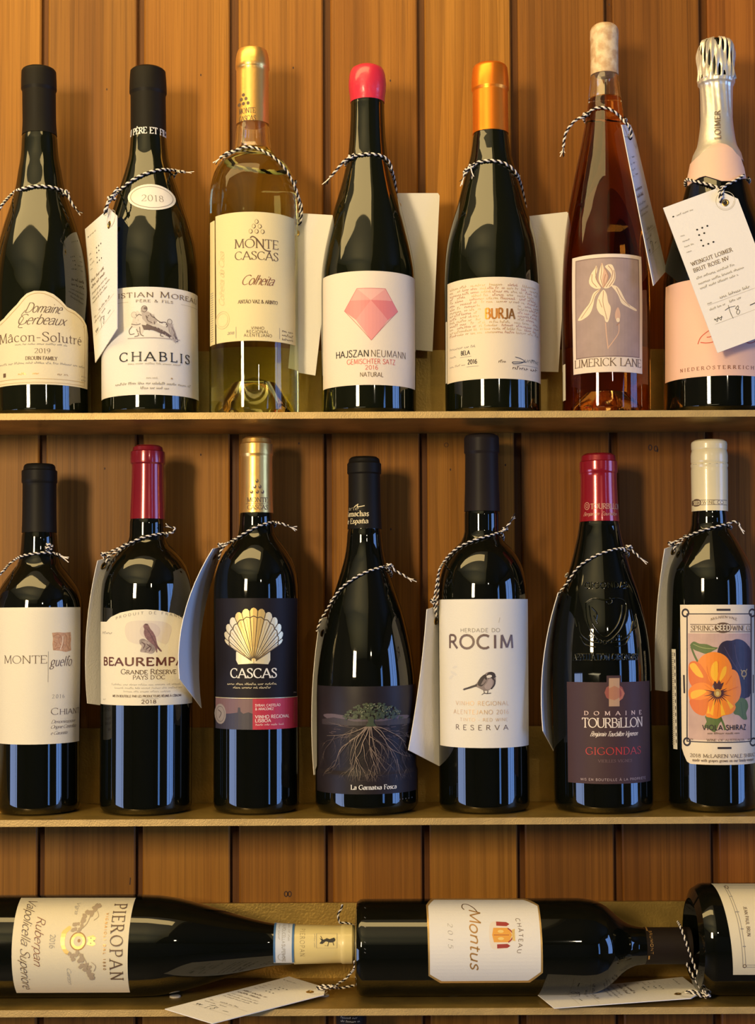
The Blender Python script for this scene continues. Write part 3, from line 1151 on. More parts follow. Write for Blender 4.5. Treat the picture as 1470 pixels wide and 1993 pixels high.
price_tag('price tag whose card hangs out of view, cord on the leftmost top-row bottle', [at_y(-70, 440, .0), at_y(-14, 432, -.02), at_y(-20, 700, -.02), at_y(-76, 712, .0)], b, t1b, tail=[t1[0], at_y(131, 378, -.012), at_y(140, 396, -.01), at_y(148, 407, -.008)], knotat=b.surf(127, 375), hang=4)

# --- 2
b = Bottle('dark wine bottle with white label of a carved reclining group and oval year sticker',
           [(135, 31), (138, 34), (180, 36), (184, 34), (262, 34.5), (300, 37.5), (330, 45), (365, 56), (400, 67), (440, 79), (480, 88), (530, 93), (560, 93.5), (810, 93.5)],
           262, Z1, cx=293.5, ctop=288, capmat=FOILB, caplabel='black foil with white lettering ring', glass=GLASS_G)
c = b.canvas(252, base=.0001)
c.text('AU PÈRE ET FILS', 238, 340, 257, 12, SERIFB, WHITE)
c.build(b.cap)
c = b.canvas(650)
b.paper(c, [(198, 556), (386.5, 556), (386.5, 766), (198, 766)], PAPER, label='white rectangular label')
c.text('CHRISTIAN MOREAU', 202, 383, 576, 11, sp(SERIF, g=.2, w=.16, t=.07), BROWN, sc=.82)
c.text('PÈRE & FILS', 265, 336, 586, 4.8, sp(SERIFB, g=.3), BROWN)
c.line([(228, 585), (250, 585)], .9, PALE)
c.line([(352, 585), (384, 585)], .9, PALE)
STONE, STO2, STO3 = mat('stone_grey_print', (.42, .36, .32)), mat('stone_light_print', (.60, .55, .48)), mat('stone_dark_print', (.13, .09, .08))
# the carved group: rider, torsos and hind figure over a thin base line
c.poly([(262, 606), (268, 602), (275, 609), (290, 618), (300, 608), (304, 625), (318, 632), (332, 630), (330, 645), (345, 655), (340, 662), (322, 650), (300, 640), (282, 636), (276, 650), (268, 652), (266, 636), (254, 634), (258, 622)], STO2)
c.ell(281, 600, 5.5, 6, STONE, 12)
c.poly([(276, 605), (288, 604), (300, 612), (306, 624), (298, 630), (286, 628), (277, 618)], STONE)
c.ring(281, 599, 5.5, 6, 1.2, STO3, 14)
c.ell(261, 610, 5, 5, STO2, 10)
c.ring(261, 610, 5, 5.5, 1.1, STONE, 12)
c.ell(330, 622, 4, 4.5, STO2, 10)
c.ring(330, 622, 4.5, 5, 1.1, STO3, 12)
c.poly([(326, 627), (335, 626), (341, 640), (345, 652), (340, 662), (332, 650), (328, 640)], STONE)
c.poly([(276, 630), (290, 632), (305, 634), (322, 642), (334, 650), (330, 653), (312, 645), (296, 640), (280, 640)], STO3)
for q in ([(258, 632), (252, 640), (254, 648), (262, 647)], [(262, 618), (270, 610), (276, 612)], [(272, 634), (274, 648), (280, 652)], [(266, 638), (270, 650), (262, 653)], [(298, 614), (308, 622), (316, 626)], [(310, 625), (322, 624), (326, 630)], [(316, 642), (312, 650), (318, 652)], [(334, 632), (340, 644), (342, 656)], [(326, 646), (332, 656), (338, 654)], [(284, 612), (288, 622), (296, 626)], [(292, 608), (296, 614), (302, 616)], [(256, 628), (266, 630), (274, 628)], [(342, 650), (346, 658), (342, 660)]):
    c.line(q, 1.5, STO3, 4)
c.line([(249, 656), (300, 655), (350, 656)], 2, STONE)
rd = random.Random(2)
for k_ in range(46):
    x_, y_ = rd.choice(((281, 603), (290, 616), (300, 628), (266, 620), (262, 612), (332, 636), (336, 648), (318, 642), (288, 634), (270, 640), (341, 656), (330, 625)))
    x_, y_ = x_ + rd.uniform(-6, 6), y_ + rd.uniform(-5, 5)
    c.line([(x_, y_), (x_ + rd.uniform(-3, 4), y_ + rd.uniform(1, 5))], rd.uniform(.8, 1.6), rd.choice((STO3, STONE, STO2)))
c.poly([(286, 628), (298, 633), (309, 638), (322, 645), (312, 646), (300, 641), (288, 639), (282, 635)], STO3)
c.ell(283, 598, 3.4, 2.2, STO3, 9)
c.text('CHABLIS', 234, 368, 700, 17, sp(SERIFB, w=.17, g=.34), INK, sc=1)
c.fine(250, 352, 707, 4, PALE)
c.fine(285, 312, 735, 4, PALE)
c.ell(334, 733, 2, 1.6, GOLDL, 8)
c.fine(226, 372, 746, 5, GREY)
c.fine(274, 330, 755, 5, GREY)
c.build(c.parent)
c = b.canvas(383)
b.paper(c, [(295.5 + 46.5 * cos(t), 380 - 24 * sin(t) if sin(t) > 0 else 380 - 26 * sin(t)) for t in (2 * pi * i / 40 for i in range(40))], PAPER, name='year_sticker', label='oval white sticker reading 2018')
c.line([(295.5 + 41 * cos(t), 380 - 19.5 * sin(t) if sin(t) > 0 else 380 - 21.5 * sin(t)) for t in (2 * pi * i / 40 for i in range(41))], 1.3, GREY)
c.text('2018', 275, 319, 389, 13, sp(SERIF, g=.14), GREY)
c.build(c.parent)


def print_card(cv, title=(), greek=True, price=True):
    cv.rect(.0, .0, .1, .1, CARD)
    cv.ring(48, 12, 7.6, 7.6, .4, PALE, 26)
    cv.ring(48, 12, 6.6, 6.6, .25, PALE, 20, 20, 160)
    cv.ell(5, 9.5, .9, .6, INK, 8)
    cv.fine(8, 22, 10.2, 1.6, GREY)
    for i, (n, w) in enumerate(((3, 4), (2, 6), (1, 9), (3, 6))):
        y = 27 + i * 4.6
        cv.fine(5, 5 + w, y, 1.4, GREY)
        for k in range(n):
            cv.ell(19 + k * 4.3, y - 1, .85, .75, INK, 8)
    y = 52
    for s in (title or ()):
        cv.text(s, 5, 5 + len(s) * 2.45, y, 3.0, sp(SERIF, w=.16, t=.09, g=.16), BROWN)
        y += 5.4
    if not title:
        for _ in range(2):
            cv.fine(5, 34, y, 2.9, BROWN)
            y += 5.4
    for k in range(3):
        cv.fine(5, 38 + 6 * (k == 1), y + .5, 2.0, GREY)
        y += 3.8 if k else 4.6
    y = 85
    cv.fine(6, 10, y, 1.6, GREY)
    cv.fine(17, 42, y - 1, 2.4, GREY)
    cv.line([(6, y + .6), (52, y + .6)], .25, PALE)
    cv.fine(6, 20, y + 5, 1.8, GREY)
    cv.fine(23, 33, y + 4.6, 2, GREY)
    cv.line([(6, 101.5), (52, 101.5)], .25, PALE)
    cv.line([(7, 97), (8.5, 100), (10, 97), (11.5, 100), (13, 97)], .38, INK, 3)
    cv.line([(6.5, 98), (13.6, 98)], .4, INK)
    cv.line([(17, 94), (21, 93), (26, 93.5)], .38, INK, 3)
    cv.line([(21, 91), (20.5, 97), (21, 102)], .38, INK, 3)
    cv.line([(28, 94), (25.5, 95.5), (28, 98), (26, 100.5), (25, 98.5), (28, 95.5), (28, 94)], .38, INK, 3)
    cv.line([(37, 97), (43, 96.5)], .6, INK)


S = lambda pts, bt=b, off=.0013: [bt.surf(u, v, off) for u, v in pts]
t2 = S([(344, 333), (332, 331), (318, 330), (298, 333), (275, 341), (255, 352), (240, 364), (230, 373)])
cA, cB, cC, cD = at_y(166, 446, .006), at_y(228, 392, -.040), at_y(228.5, 640, -.046), at_y(186, 706, -.010)
price_tag('edge-on price tag tied to the bottle with the oval year sticker', [cA, cB, cC, cD], b, t2 + [at_y(216, 388, -.036), at_y(206, 404, -.034), at_y(204, 420, -.033)], tail=[t2[0], at_y(352, 334, -.012), at_y(361, 335, -.010)],
          extra=[[at_y(230, 366, -.034), at_y(222, 376, -.038), at_y(210, 394, -.036), at_y(207, 418, -.032)]], hang=7, printed=print_card, knotat=at_y(217, 386, -.038), hole=(.044, .016))

# --- 3 clear bottle of white wine
def make_clear(level, tint):
    def f(self, g, zs):
        z_l = self.h_axis(level)
        out = g + [(self.prof(z) - (.0005 if z > self.zf - .001 else 0), z) for z in zs if z < self.H - .0015] + [(self.prof(self.H) - .001, self.H - .001), (0, self.H - .001)]
        o = lathe('glass_body', out, tint, self.root, 96)
        o.data.materials.append(CLEAR)
        for p in o.data.polygons:
            if p.center.z > z_l:
                p.material_index = 1
        air = [(max(.006, self.prof(z) - .0036), z) for z in zs if z_l < z < self.H - .004]
        air = [(0, z_l)] + air + [(0, air[-1][1] + .0002)]
        lathe('air_space', air, mat('air_in_glass', (1, 1, 1), rough=0, trans=1, ior=.69), self.root, 64)
    return f


TINT_W = mat('clear_glass_white_wine', (.88, .92, .42), rough=0, trans=1, ior=1.36)
GOLDCAP = mat('satin_gold_foil', (.92, .54, .15), rough=.33, metal=.85, bump=.1, bscale=300)
b = Bottle('clear bottle of pale yellow wine with gold foil, third of the top row',
           [(97, 24), (99, 28), (108, 31), (120, 32.5), (134, 32.8), (137, 31.4), (190, 31.3), (243, 31.8), (262, 33), (285, 35), (297, 39), (308, 50), (319, 64), (340, 76), (366, 82.5), (400, 85.5), (430, 86.5), (810, 86.5)],
           243, Z1, cx=495, ctop=491.5, capmat=GOLDCAP, caplabel='gold foil with bunch-of-dots mark', glassmake=make_clear(292, TINT_W), punt=1.5)
c = b.canvas(200, base=.0001)
for (u, v) in ((475, 182), (471, 190), (480, 190), (467, 199), (475, 199), (484, 199)):
    c.ell(u - 1, v, 3.0, 3.4, BROWN, 10)
c.text('MONTE', 466, 497, 218, 10, SERIF, BROWN)
c.text('CASCAS', 466, 498, 233, 10, SERIF, BROWN)
c.build(b.cap)
c = b.canvas(540)
LW = mat('yellow_cream_paper', (.76, .64, .34), rough=.6, spec=.3, bump=.15, bscale=900)
b.paper(c, [(420, 411), (573, 411), (575, 662), (422, 662)], LW, label='cream label with lettering')
SEAL = mat('dot_shell_print', (.50, .40, .20))
for (u, v) in ((499.5, 430), (494, 439), (505.5, 439), (488, 449), (499.5, 449), (511, 449)):
    c.ring(u, v, 3.4, 4.3, 1.2, SEAL, 14)
    c.line([(u + 2, v - 3), (u + 3.4, v + 1), (u, v + 4.2)], 1.5, BROWN, 4)
c.text('MONTE', 457, 541, 481, 17, sp(SERIF, w=.14), BROWN)
c.line([(487, 462), (492, 459), (500, 464), (507, 473), (514, 483), (520, 486), (527, 486)], 2.4, BROWN, 5)
c.text('CASCAS', 458, 541, 504, 16, sp(SERIF, w=.14), BROWN)
RU = mat('red_brown_ink', (.22, .07, .03), rough=.5)
c.text('Colheita', 469, 531, 553, 19, sp(SCRIPT, w=.12, g=-.02), RU)
c.text('ANTÃO VAZ & ARINTO', 464, 540, 589, 6.5, sp(SERIF, w=.18, t=.1), BROWN)
c.text('VINHO', 489, 514, 640, 5.5, sp(SANS, g=.2), BROWN)
c.text('REGIONAL', 480, 523, 647, 5.5, sp(SANS, g=.2), BROWN)
c.text('ALENTEJANO', 475, 529, 654, 5.5, sp(SANS, g=.2), BROWN)
c.text('2018', 443, 456, 648, 5, sp(ITAL, w=.2, t=.12), GREY)
c.line([(460, 634), (460, 656)], .9, GREY)
c.line([(544, 634), (544, 656)], .9, GREY)
for k in range(3):
    c.fine(549, 571, 641 + k * 8, 5, BROWN)
FAINT = mat('faint_tan_print', (.64, .52, .28), rough=.5)
c.text('Colheita da Casa', 592, 485, 437, 14, sp(SCRIPT, w=.08), FAINT, up=True)
c.ring(434, 618, 13, 17, 1.2, FAINT, 26)
c.ring(434, 618, 10, 13, .8, FAINT, 22)
c.build(c.parent)
c = b.canvas(600)
b.paper(c, [(409.5, 418), (418, 418), (419, 662), (409.5, 662)], LW, name='back_label', label='edge of the wrap-around back label')
for k in range(22):
    c.line([(411, 560 + k * 4.5), (416, 559.5 + k * 4.5)], 1.2, GREY)
c.build(c.parent)
S = lambda pts, bt=b, off=.0013: [bt.surf(u, v, off) for u, v in pts]
t3 = S([(452, 296), (462, 291), (478, 286), (498, 288), (520, 298), (540, 312), (556, 330), (567, 349)])
t3e = t3 + [at_y(576, 368, -.012), at_y(582, 390, -.006), at_y(584, 415, -.003), at_y(583, 432, .000)]
price_tag('price tag behind the gold-capped clear bottle, blank side forward', [at_y(565, 414, .004), at_y(650, 419, .006), at_y(614, 731, .004), at_y(545, 719, .002)][::1], b, t3e,
          extra=[[at_y(570, 355, -.012), at_y(580, 382, -.006), at_y(587, 402, -.004), at_y(586, 428, -.002), at_y(582, 440, .0)]],
          tail=[t3[0], at_y(443, 297, -.012), at_y(434, 303, -.011), at_y(427, 309, -.01)], hang=7, knotat=b.surf(450, 298), hole=(.010, .016), chamfer=.002)

# --- 4
WAX = mat('red_wax', (.62, .025, .055), rough=.3, coat=.4, bump=.5, bscale=120)
b = Bottle('dark wine bottle dipped in bright red wax, pink faceted gem on its label',
           [(132, 24), (135, 30), (142, 33.5), (152, 35.6), (165, 36.6), (176, 36), (188, 34.4), (200, 33.2), (206, 32.6), (260, 34.5), (300, 38), (335, 45), (370, 54), (410, 66), (450, 76), (500, 86.5), (535, 91), (570, 92), (810, 92)],
           201, Z1, cx=718.5, ctop=715, capname='wax_seal', capmat=WAX, caplabel='bright red wax seal', glass=GLASS_G)
c = b.canvas(630)
PP = mat('pinkish_white_paper', (.76, .66, .52), rough=.6, spec=.3, bump=.15, bscale=900)
b.paper(c, [(629.5, 527), (807.5, 527), (807.5, 749), (629.5, 749)], PP, label='off-white label with pink gem')
PK = [mat('gem_pink_%d' % i, k, rough=.5) for i, k in enumerate(((.78, .42, .36), (.74, .33, .29), (.70, .24, .22), (.67, .19, .19), (.73, .29, .27)))]
g = {'a': (695, 561), 'b': (750, 561), 'l': (671, 603), 'r': (774, 603), 't': (723, 662), 'm': (722, 584), 'lu': (682, 584), 'ru': (763, 584), 'll': (693, 622), 'rr': (755, 622)}
c.poly([g[k] for k in 'abm'], PK[0])
c.poly([g['a'], g['m'], g['lu']], PK[1])
c.poly([g['b'], g['ru'], g['m']], PK[1])
c.poly([g['lu'], g['m'], g['ll'], g['l']], PK[2])
c.poly([g['m'], g['ru'], g['r'], g['rr']], PK[3])
c.poly([g['m'], g['rr'], g['t'], g['ll']], PK[4])
PLN = mat('gem_outline', (.58, .14, .15), rough=.5)
c.line([g['a'], g['b'], g['r'], g['t'], g['l'], g['a']], 1.0, PLN)
c.text('HAJSZAN', 655, 718, 694, 13, sp(SANS, w=.15, t=.13), INK)
c.text('NEUMANN', 722, 789, 694, 13, sp(SANSL, w=.09, t=.08), BROWN)
RP = mat('coral_ink', (.66, .16, .13), rough=.5)
c.text('GEMISCHTER SATZ', 676, 769, 708, 9.5, sp(SANS, w=.14, t=.12), RP)
c.text('2016', 711, 736, 719, 8, sp(SANS, w=.14, t=.12), RP)
c.text('NATURAL', 701, 746, 733, 8.5, SANS, BROWN)
c.build(c.parent)
S = lambda pts, bt=b, off=.0013: [bt.surf(u, v, off) for u, v in pts]
t4 = S([(681, 308), (690, 303), (702, 301), (715, 299.5), (735, 301), (750, 307), (759, 318)])
price_tag('blank price tag leaning behind the red-wax bottle', [at_y(762, 376, .016), at_y(856, 376, .022), at_y(842, 684, .026), at_y(752, 676, .018)], b, t4 + [at_y(763, 332, -.002), at_y(768, 352, .008), at_y(772, 380, .014)],
          tail=[t4[1], at_y(672, 312, -.014), at_y(660, 325, -.012), at_y(650, 337, -.010), at_y(642, 346, -.009)], hang=6, knotat=b.surf(686, 305), hole=(.008, .010), chamfer=.002)

# --- 5
OR_ = mat('orange_metal_foil', (.95, .26, .02), rough=.33, metal=.75, bump=.08, bscale=200)
b = Bottle('dark wine bottle with orange metallic foil and gold-stamped typewriter label',
           [(131, 31), (135, 33.5), (168, 36.2), (177, 36.2), (180, 34.3), (263, 34.8), (300, 39), (330, 47), (370, 58), (400, 66), (440, 78), (480, 87), (520, 91), (560, 92.7), (810, 92.7)],
           263, Z1, cx=960, ctop=954, capmat=OR_, caplabel='orange metallic foil', glass=GLASS_G)
c = b.canvas(650)
b.paper(c, [(871.5, 540), (1052.5, 540), (1052.5, 738), (871.5, 738)], mat('beige_paper', (.74, .63, .46), rough=.6, bump=.15, bscale=900), label='beige label with gold word')
GT = mat('gold_typing', (.60, .40, .20), rough=.45, metal=.3)
GT2 = mat('copper_typing', (.56, .28, .17), rough=.45, metal=.3)
for k in range(15):
    y = 557 + k * 6.6
    if 591 < y < 627:
        segs = [(877, 938), (1008, 1048)]
    else:
        segs = [(877, 1048)]
    for a, e in segs:
        x = a
        while x < e - 3:
            w = min(e - x, random.choice((8, 14, 22, 34)))
            c.fine(x, x + w, y, 5.2, GT if 915 < x < 945 or random.random() < .5 else GT2)
            x += w + random.choice((0, 2, 6))
c.text('BURJA', 945, 1002, 621, 20, sp(SANSB, w=.2, t=.14, g=.12), mat('copper_stamp', (.62, .25, .05), rough=.3, metal=.7))
c.fine(877, 927, 675, 5, GREY)
c.fine(877, 893, 690, 4, GREY)
c.text('BELA', 898, 915, 688, 8, sp(SANS, w=.2, t=.16), INK)
c.line([(896, 692), (918, 692)], .8, GREY)
c.fine(877, 908, 709, 4, GREY)
c.text('2016', 911, 929, 707, 8.5, sp(SANS, w=.2, t=.16), INK)
c.line([(909, 712), (932, 712)], .8, GREY)
c.fine(971, 994, 707, 6, BROWN)
c.line([(1003, 695), (1012, 697), (1020, 701), (1014, 706), (1000, 708), (998, 705), (1012, 704), (1024, 703)], 1.4, INK, 5)
c.text('urenic', 1020, 1047, 703, 8, sp(ITAL, w=.15), INK)
c.line([(1034, 697), (1040, 697)], 1.2, INK)
c.line([(998, 710), (1046, 710)], .8, GREY)
c.fine(998, 1046, 719, 7, BROWN)
c.build(c.parent)
c = b.canvas(680)
b.paper(c, [(868.2, 613), (870, 613), (870, 735), (868.2, 735)], PAPER, name='back_label')
S = lambda pts, bt=b, off=.0013: [bt.surf(u, v, off) for u, v in pts]
t5 = S([(922, 322), (930, 316), (944, 313), (960, 312.5), (978, 316), (994, 325), (1005, 337)])
price_tag('blank price tag leaning behind the orange-foil bottle', [at_y(1018, 422, .014), at_y(1107, 412, .020), at_y(1087, 724, .026), at_y(1002, 722, .020)], b, t5 + [at_y(1011, 350, -.002), at_y(1016, 366, .006), at_y(1022, 395, .012), at_y(1026, 425, .014)],
          tail=[t5[0], at_y(913, 328, -.016), at_y(906, 338, -.014), at_y(903, 345, -.014)], hang=6, knotat=b.surf(921, 323), hole=(.008, .010), chamfer=.002)
tassel(at_y(917, 328, -.018), Vector((.1, 0, -1)), COL.objects[-1].parent or b.root, (COL.objects[-1].parent or b.root).location)

# --- 6 rose
CORK = mat('speckled_wax', (.72, .56, .34), rough=.4, coat=.3, bump=.4, bscale=250, col2=(.52, .33, .17), mscale=160)
TINT_R = mat('clear_glass_rose_wine', (.66, .27, .045), rough=0, trans=1, ior=1.36)
b = Bottle('tall clear bottle of orange-pink wine with pale cork stopper and iris label',
           [(54, 22), (57, 25), (63, 27.3), (79, 27.6), (82, 27), (150, 27), (175, 29), (196, 32), (215, 34), (240, 38), (270, 43.5), (300, 49.5), (330, 56), (370, 64), (410, 71), (450, 77), (500, 81.5), (560, 84), (620, 85), (810, 85.3)],
           150, Z1, cx=1180.5, ctop=1176.5, capname='cork_stopper', capmat=CORK, caplabel='pale speckled cork stopper', glassmake=make_clear(197, TINT_R), punt=1.0)
c = b.canvas(610)
b.paper(c, [(1114.5, 496), (1248, 496), (1250, 726), (1117, 726)], mat('pale_rose_paper', (.72, .60, .50), rough=.6, bump=.2, bscale=900), label='rose-white label with iris')
MV, MVD = mat('mauve_print', (.36, .26, .24), rough=.6, mottle=.1, mscale=90), mat('mauve_edge', (.20, .13, .12))
c.poly([(1121, 503), (1243, 503), (1244.5, 696), (1122, 697)], MVD)
c.poly([(1122.5, 505), (1241.5, 505), (1243, 694), (1123.5, 695)], MV)
IV, IVD, IVM = mat('ivory_petal', (.80, .64, .44)), mat('petal_line', (.36, .18, .11)), mat('pink_petal', (.62, .38, .27))
c.poly([(1161, 518), (1163, 528), (1159, 540), (1164, 552), (1170, 562), (1160, 563), (1150, 556), (1147, 546), (1152, 532), (1158, 524)], IV, 3)
c.poly([(1172, 513), (1176, 524), (1180, 530), (1184, 545), (1176, 562), (1170, 556), (1165, 545), (1168, 528)], IVM, 3)
c.poly([(1184, 517), (1192, 518), (1197, 530), (1198, 544), (1193, 556), (1184, 563), (1176, 562), (1184, 550), (1190, 538), (1184, 528), (1178, 521)], IV, 3)
c.poly([(1172, 515), (1175, 527), (1172, 545), (1175, 560), (1168, 552), (1166, 535)], IV, 3)
for q in ([(1161, 520), (1160, 534), (1163, 548), (1170, 560)], [(1153, 534), (1153, 548), (1162, 560)], [(1172, 516), (1171, 532), (1170, 545), (1175, 561)], [(1178, 524), (1184, 540), (1178, 558)], [(1184, 519), (1192, 530), (1190, 545), (1180, 561)], [(1195, 528), (1196, 544), (1186, 560)], [(1179, 536), (1176, 548), (1177, 560)]):
    c.line(q, 1.3, IVD, 4)
c.poly([(1170, 564), (1164, 566), (1155, 572), (1148, 590), (1138, 602), (1128, 616), (1126, 621), (1134, 621), (1148, 612), (1155, 596), (1159, 578)], IV, 3)
c.poly([(1175, 566), (1181, 574), (1184, 590), (1189, 600), (1188, 614), (1184, 628), (1179, 628), (1176, 618), (1168, 612), (1162, 600), (1163, 586), (1168, 574)], IV, 3)
c.poly([(1190, 558), (1200, 559), (1208, 568), (1214, 580), (1222, 592), (1238, 601), (1237, 605), (1222, 599), (1210, 592), (1204, 578), (1198, 568)], IV, 3)
for q in ([(1170, 564), (1158, 574), (1152, 590), (1132, 618)], [(1175, 568), (1174, 590), (1178, 608), (1182, 624)], [(1166, 584), (1172, 600)], [(1200, 562), (1210, 582), (1226, 597)]):
    c.line(q, 1.1, IVD, 4)
c.poly([(1203, 600), (1207, 610), (1207, 622), (1203, 628), (1198, 622), (1198, 610)], IVM, 3)
c.ell(1203, 625, 3.5, 4.5, IV, 10)
c.line([(1179, 630), (1181, 655), (1184, 681)], 1.8, IVM, 4)
c.line([(1205, 632), (1204, 650), (1194, 666), (1185, 678)], 1.8, IVM, 4)
c.line([(1200, 636), (1206, 630)], 1.5, IVD)
c.text('LIMERICK LANE', 1120, 1247, 714, 15, sp(SERIF, w=.13), BROWN)
c.build(c.parent)
c = b.canvas(700)
b.paper(c, [(1095.6, 700), (1100.5, 700), (1101, 772), (1096, 772)], PAPER, name='back_label')
S = lambda pts, bt=b, off=.0013: [bt.surf(u, v, off) for u, v in pts]
t6 = S([(1146, 222), (1152, 214), (1162, 210), (1174, 209), (1186, 212), (1198, 219), (1207, 227)])
price_tag('price tag hanging edge-on from the cork-stoppered pink bottle', [at_y(1210, 243, -.024), at_y(1231, 243, .026), at_y(1297, 527, .004), at_y(1272, 556, -.042)], b, t6 + [at_y(1215, 236, -.018), at_y(1223, 244, -.018), at_y(1228, 258, -.012)],
          extra=[[at_y(1222, 243, -.018), at_y(1229, 256, -.014), at_y(1228, 270, -.01), at_y(1225, 262, -.006)]],
          tail=[t6[0], at_y(1136, 227, -.012), at_y(1122, 233, -.010), at_y(1112, 243, -.009), at_y(1103, 256, -.008), at_y(1099, 270, -.007), at_y(1097, 288, -.007)], hang=6, knotat=b.surf(1143, 223), hole=(.026, .010), chamfer=.01, printed=print_card)

# --- 7 sparkling
SILV = mat('silver_foil', (.82, .76, .62), rough=.36, metal=.6, bump=.6, bscale=90)


def crumple(r, z, t):
    if z > 0.285:
        return (.0011 * sin(11 * t + 60 * z) * sin(7 * t - 190 * z) + .0006 * sin(23 * t), .0008 * sin(9 * t))
    if z > .255:
        return (.0003 * sin(14 * t + 100 * z), 0)
    return (0, 0)


b = Bottle('sparkling wine bottle with crumpled silver foil and pink labels',
           [(83, 20), (86, 28), (95, 33.5), (110, 35), (140, 34.5), (160, 35.5), (168, 35), (172, 31.5), (185, 30.5), (215, 30), (240, 31), (270, 34.5), (290, 38.5), (305, 46), (325, 51), (348, 56), (375, 62), (400, 69), (440, 83), (480, 94), (520, 101), (560, 105), (620, 106), (810, 106)],
           322, Z1, cx=1400, ctop=1394, capname='foil_hood', capmat=SILV, capdisp=crumple, caplabel='crumpled silver foil hood', y=0.0)
c = b.canvas(245, base=.0009)
c.text('LOIMER', 273, 219, 1403, 9.5, sp(SERIFB, w=.2, g=.2), BROWN, up=True)
c.build(b.cap)
PINK = mat('pale_pink_paper', (.80, .52, .40), rough=.55, spec=.3, bump=.1, bscale=600)
c = b.canvas(330, base=.0008)
b.paper(c, [(1343, 308), (1352, 306), (1364, 300), (1376, 291), (1388, 285), (1401, 282), (1414, 285), (1424, 291), (1432, 300), (1440, 306), (1447, 325), (1451, 345), (1440, 349), (1425, 356), (1405, 356), (1390, 350), (1374, 343), (1362, 344), (1350, 349), (1338, 352), (1340, 330)], PINK, name='neck_label', label='pale pink collar label', thick=.0011)
c.line([(1402, 308), (1404, 314), (1407, 318)], 1.6, GOLD, 3)
c.line([(1407, 316), (1411, 313), (1414, 310)], 1.4, BROWN, 3)
c.build(c.parent)
c = b.canvas(650)
b.paper(c, [(1294.5, 542), (1505, 542), (1505, 734), (1294.5, 734)], mat('pink_paper', (.80, .50, .38), rough=.55, spec=.3, bump=.1, bscale=600), label='plain pink label')
RI = mat('red_script_ink', (.55, .07, .03), rough=.5)
c.line([(1359, 670), (1364, 658), (1376, 648), (1392, 640), (1404, 640), (1400, 650), (1385, 657), (1376, 658)], 1.8, RI, 5)
c.line([(1364, 667), (1376, 669), (1390, 667), (1402, 655)], 2, RI, 5)
c.line([(1440, 650), (1452, 668), (1466, 668), (1480, 655)], 2, RI, 5)
c.text('NIEDERÖSTERREICH', 1325, 1467, 721, 6.5, sp(SERIFB, w=.22, g=.55), RU)
c.build(c.parent)
S = lambda pts, bt=b, off=.0016: [bt.surf(u, v, off) for u, v in pts]
o_ = .0026
t7 = S([(1338, 349), (1350, 352), (1364, 355), (1380, 359), (1392, 363), (1401, 366)], off=o_) + S([(1410, 363), (1420, 357), (1434, 350), (1449, 341)], off=o_)
h7 = at_y(1402, 396, -.036)
price_tag('price tag facing forward on the pink-labelled sparkling bottle', [at_y(1291, 405, -.040), at_y(1425, 356, -.034), at_y(1531, 637, -.056), at_y(1397, 687, -.060)], b, t7,
          extra=[[t7[5], at_y(1401, 376, -.038), at_y(1402, 386, -.040), at_y(1403, 394, -.038)], [at_y(1408, 366, -.036), at_y(1406, 378, -.038), at_y(1404, 388, -.040), at_y(1401, 396, -.036)]], knotat=at_y(1402, 368, -.033), hang=9,
          printed=lambda cv: print_card(cv, ('WEINGUT LOIMER', 'BRUT ROSE NV')), hole=(.0475, .0135))


# ------------------------------------------------------------------ second row
Z2 = ZS[1]
TW[:] = [.00092, .0050]
TB = 1586          # picture row of the bases
YR = .001


def simple_tag(label, cs, b, t, down, tail, kn, hang, bow=-.003, hole=(.030, .010), extra=(), printed=None, bowdir=(0, -1, 0), chamfer=.010):
    return price_tag(label, cs, b, t + down, tail=tail, knotat=kn, hang=hang, bow=bow, hole=hole, extra=extra, printed=printed, bowdir=bowdir, chamfer=chamfer)


# --- 1
b = Bottle('dark wine bottle with tall cream label and small tan ornament, leftmost of second row',
           [(902, 28), (905, 30), (912, 31), (914, 34), (936, 34), (939, 32.3), (990, 32.5), (1034, 33.5), (1060, 35), (1082, 37.5), (1095, 42), (1110, 53), (1128, 66), (1145, 76), (1165, 82), (1185, 84), (1300, 82.5), (1450, 79.5), (1560, 77.5), (1590, 77)],
           1034, Z2, cx=75, ctop=77, y=YR, capmat=FOILB, punt=1)
c = b.canvas(1320)
b.paper(c, [(-8, 1179), (158, 1179), (154, 1446), (-8, 1446)], CREAM, label='tall cream label')
ORN, ORN2 = mat('ornament_tan', (.62, .35, .18), rough=.6, mottle=.25, mscale=500), mat('ornament_dark', (.42, .19, .08), rough=.6)
c.poly([(101, 1229), (112, 1228), (126, 1229), (137, 1228), (138, 1240), (137, 1252), (138, 1264), (128, 1267), (115, 1264), (103, 1263), (102, 1250), (103, 1240)], ORN)
for q in ([(104, 1236), (112, 1232), (118, 1236), (114, 1240), (116, 1250), (122, 1256)], [(118, 1238), (122, 1246), (121, 1258), (112, 1258), (106, 1262)], [(126, 1232), (130, 1240), (128, 1250), (134, 1262)], [(104, 1246), (110, 1250), (107, 1256)], [(134, 1234), (136, 1244), (133, 1252)]):
    c.line(q, 1.5, ORN2, 4)
c.line([(122, 1236), (121, 1250), (117, 1262)], 2.2, mat('ornament_pale', (.76, .58, .38)), 3)
c.text('MONTE', 9, 91, 1288, 15, sp(SERIF, w=.11), BROWN)
c.text('guelfo', 97, 138, 1294, 19, sp(ITAL, w=.1, g=.04), BROWN)
c.line([(94, 1265), (93.5, 1325)], .9, GREY)
c.text('2016', 101, 125, 1357, 7.5, sp(SERIF, g=.35, w=.14), GREY)
c.text('CHIANTI', 99, 155, 1389, 13, sp(SERIF, w=.12, g=.13), BROWN, sc=.78)
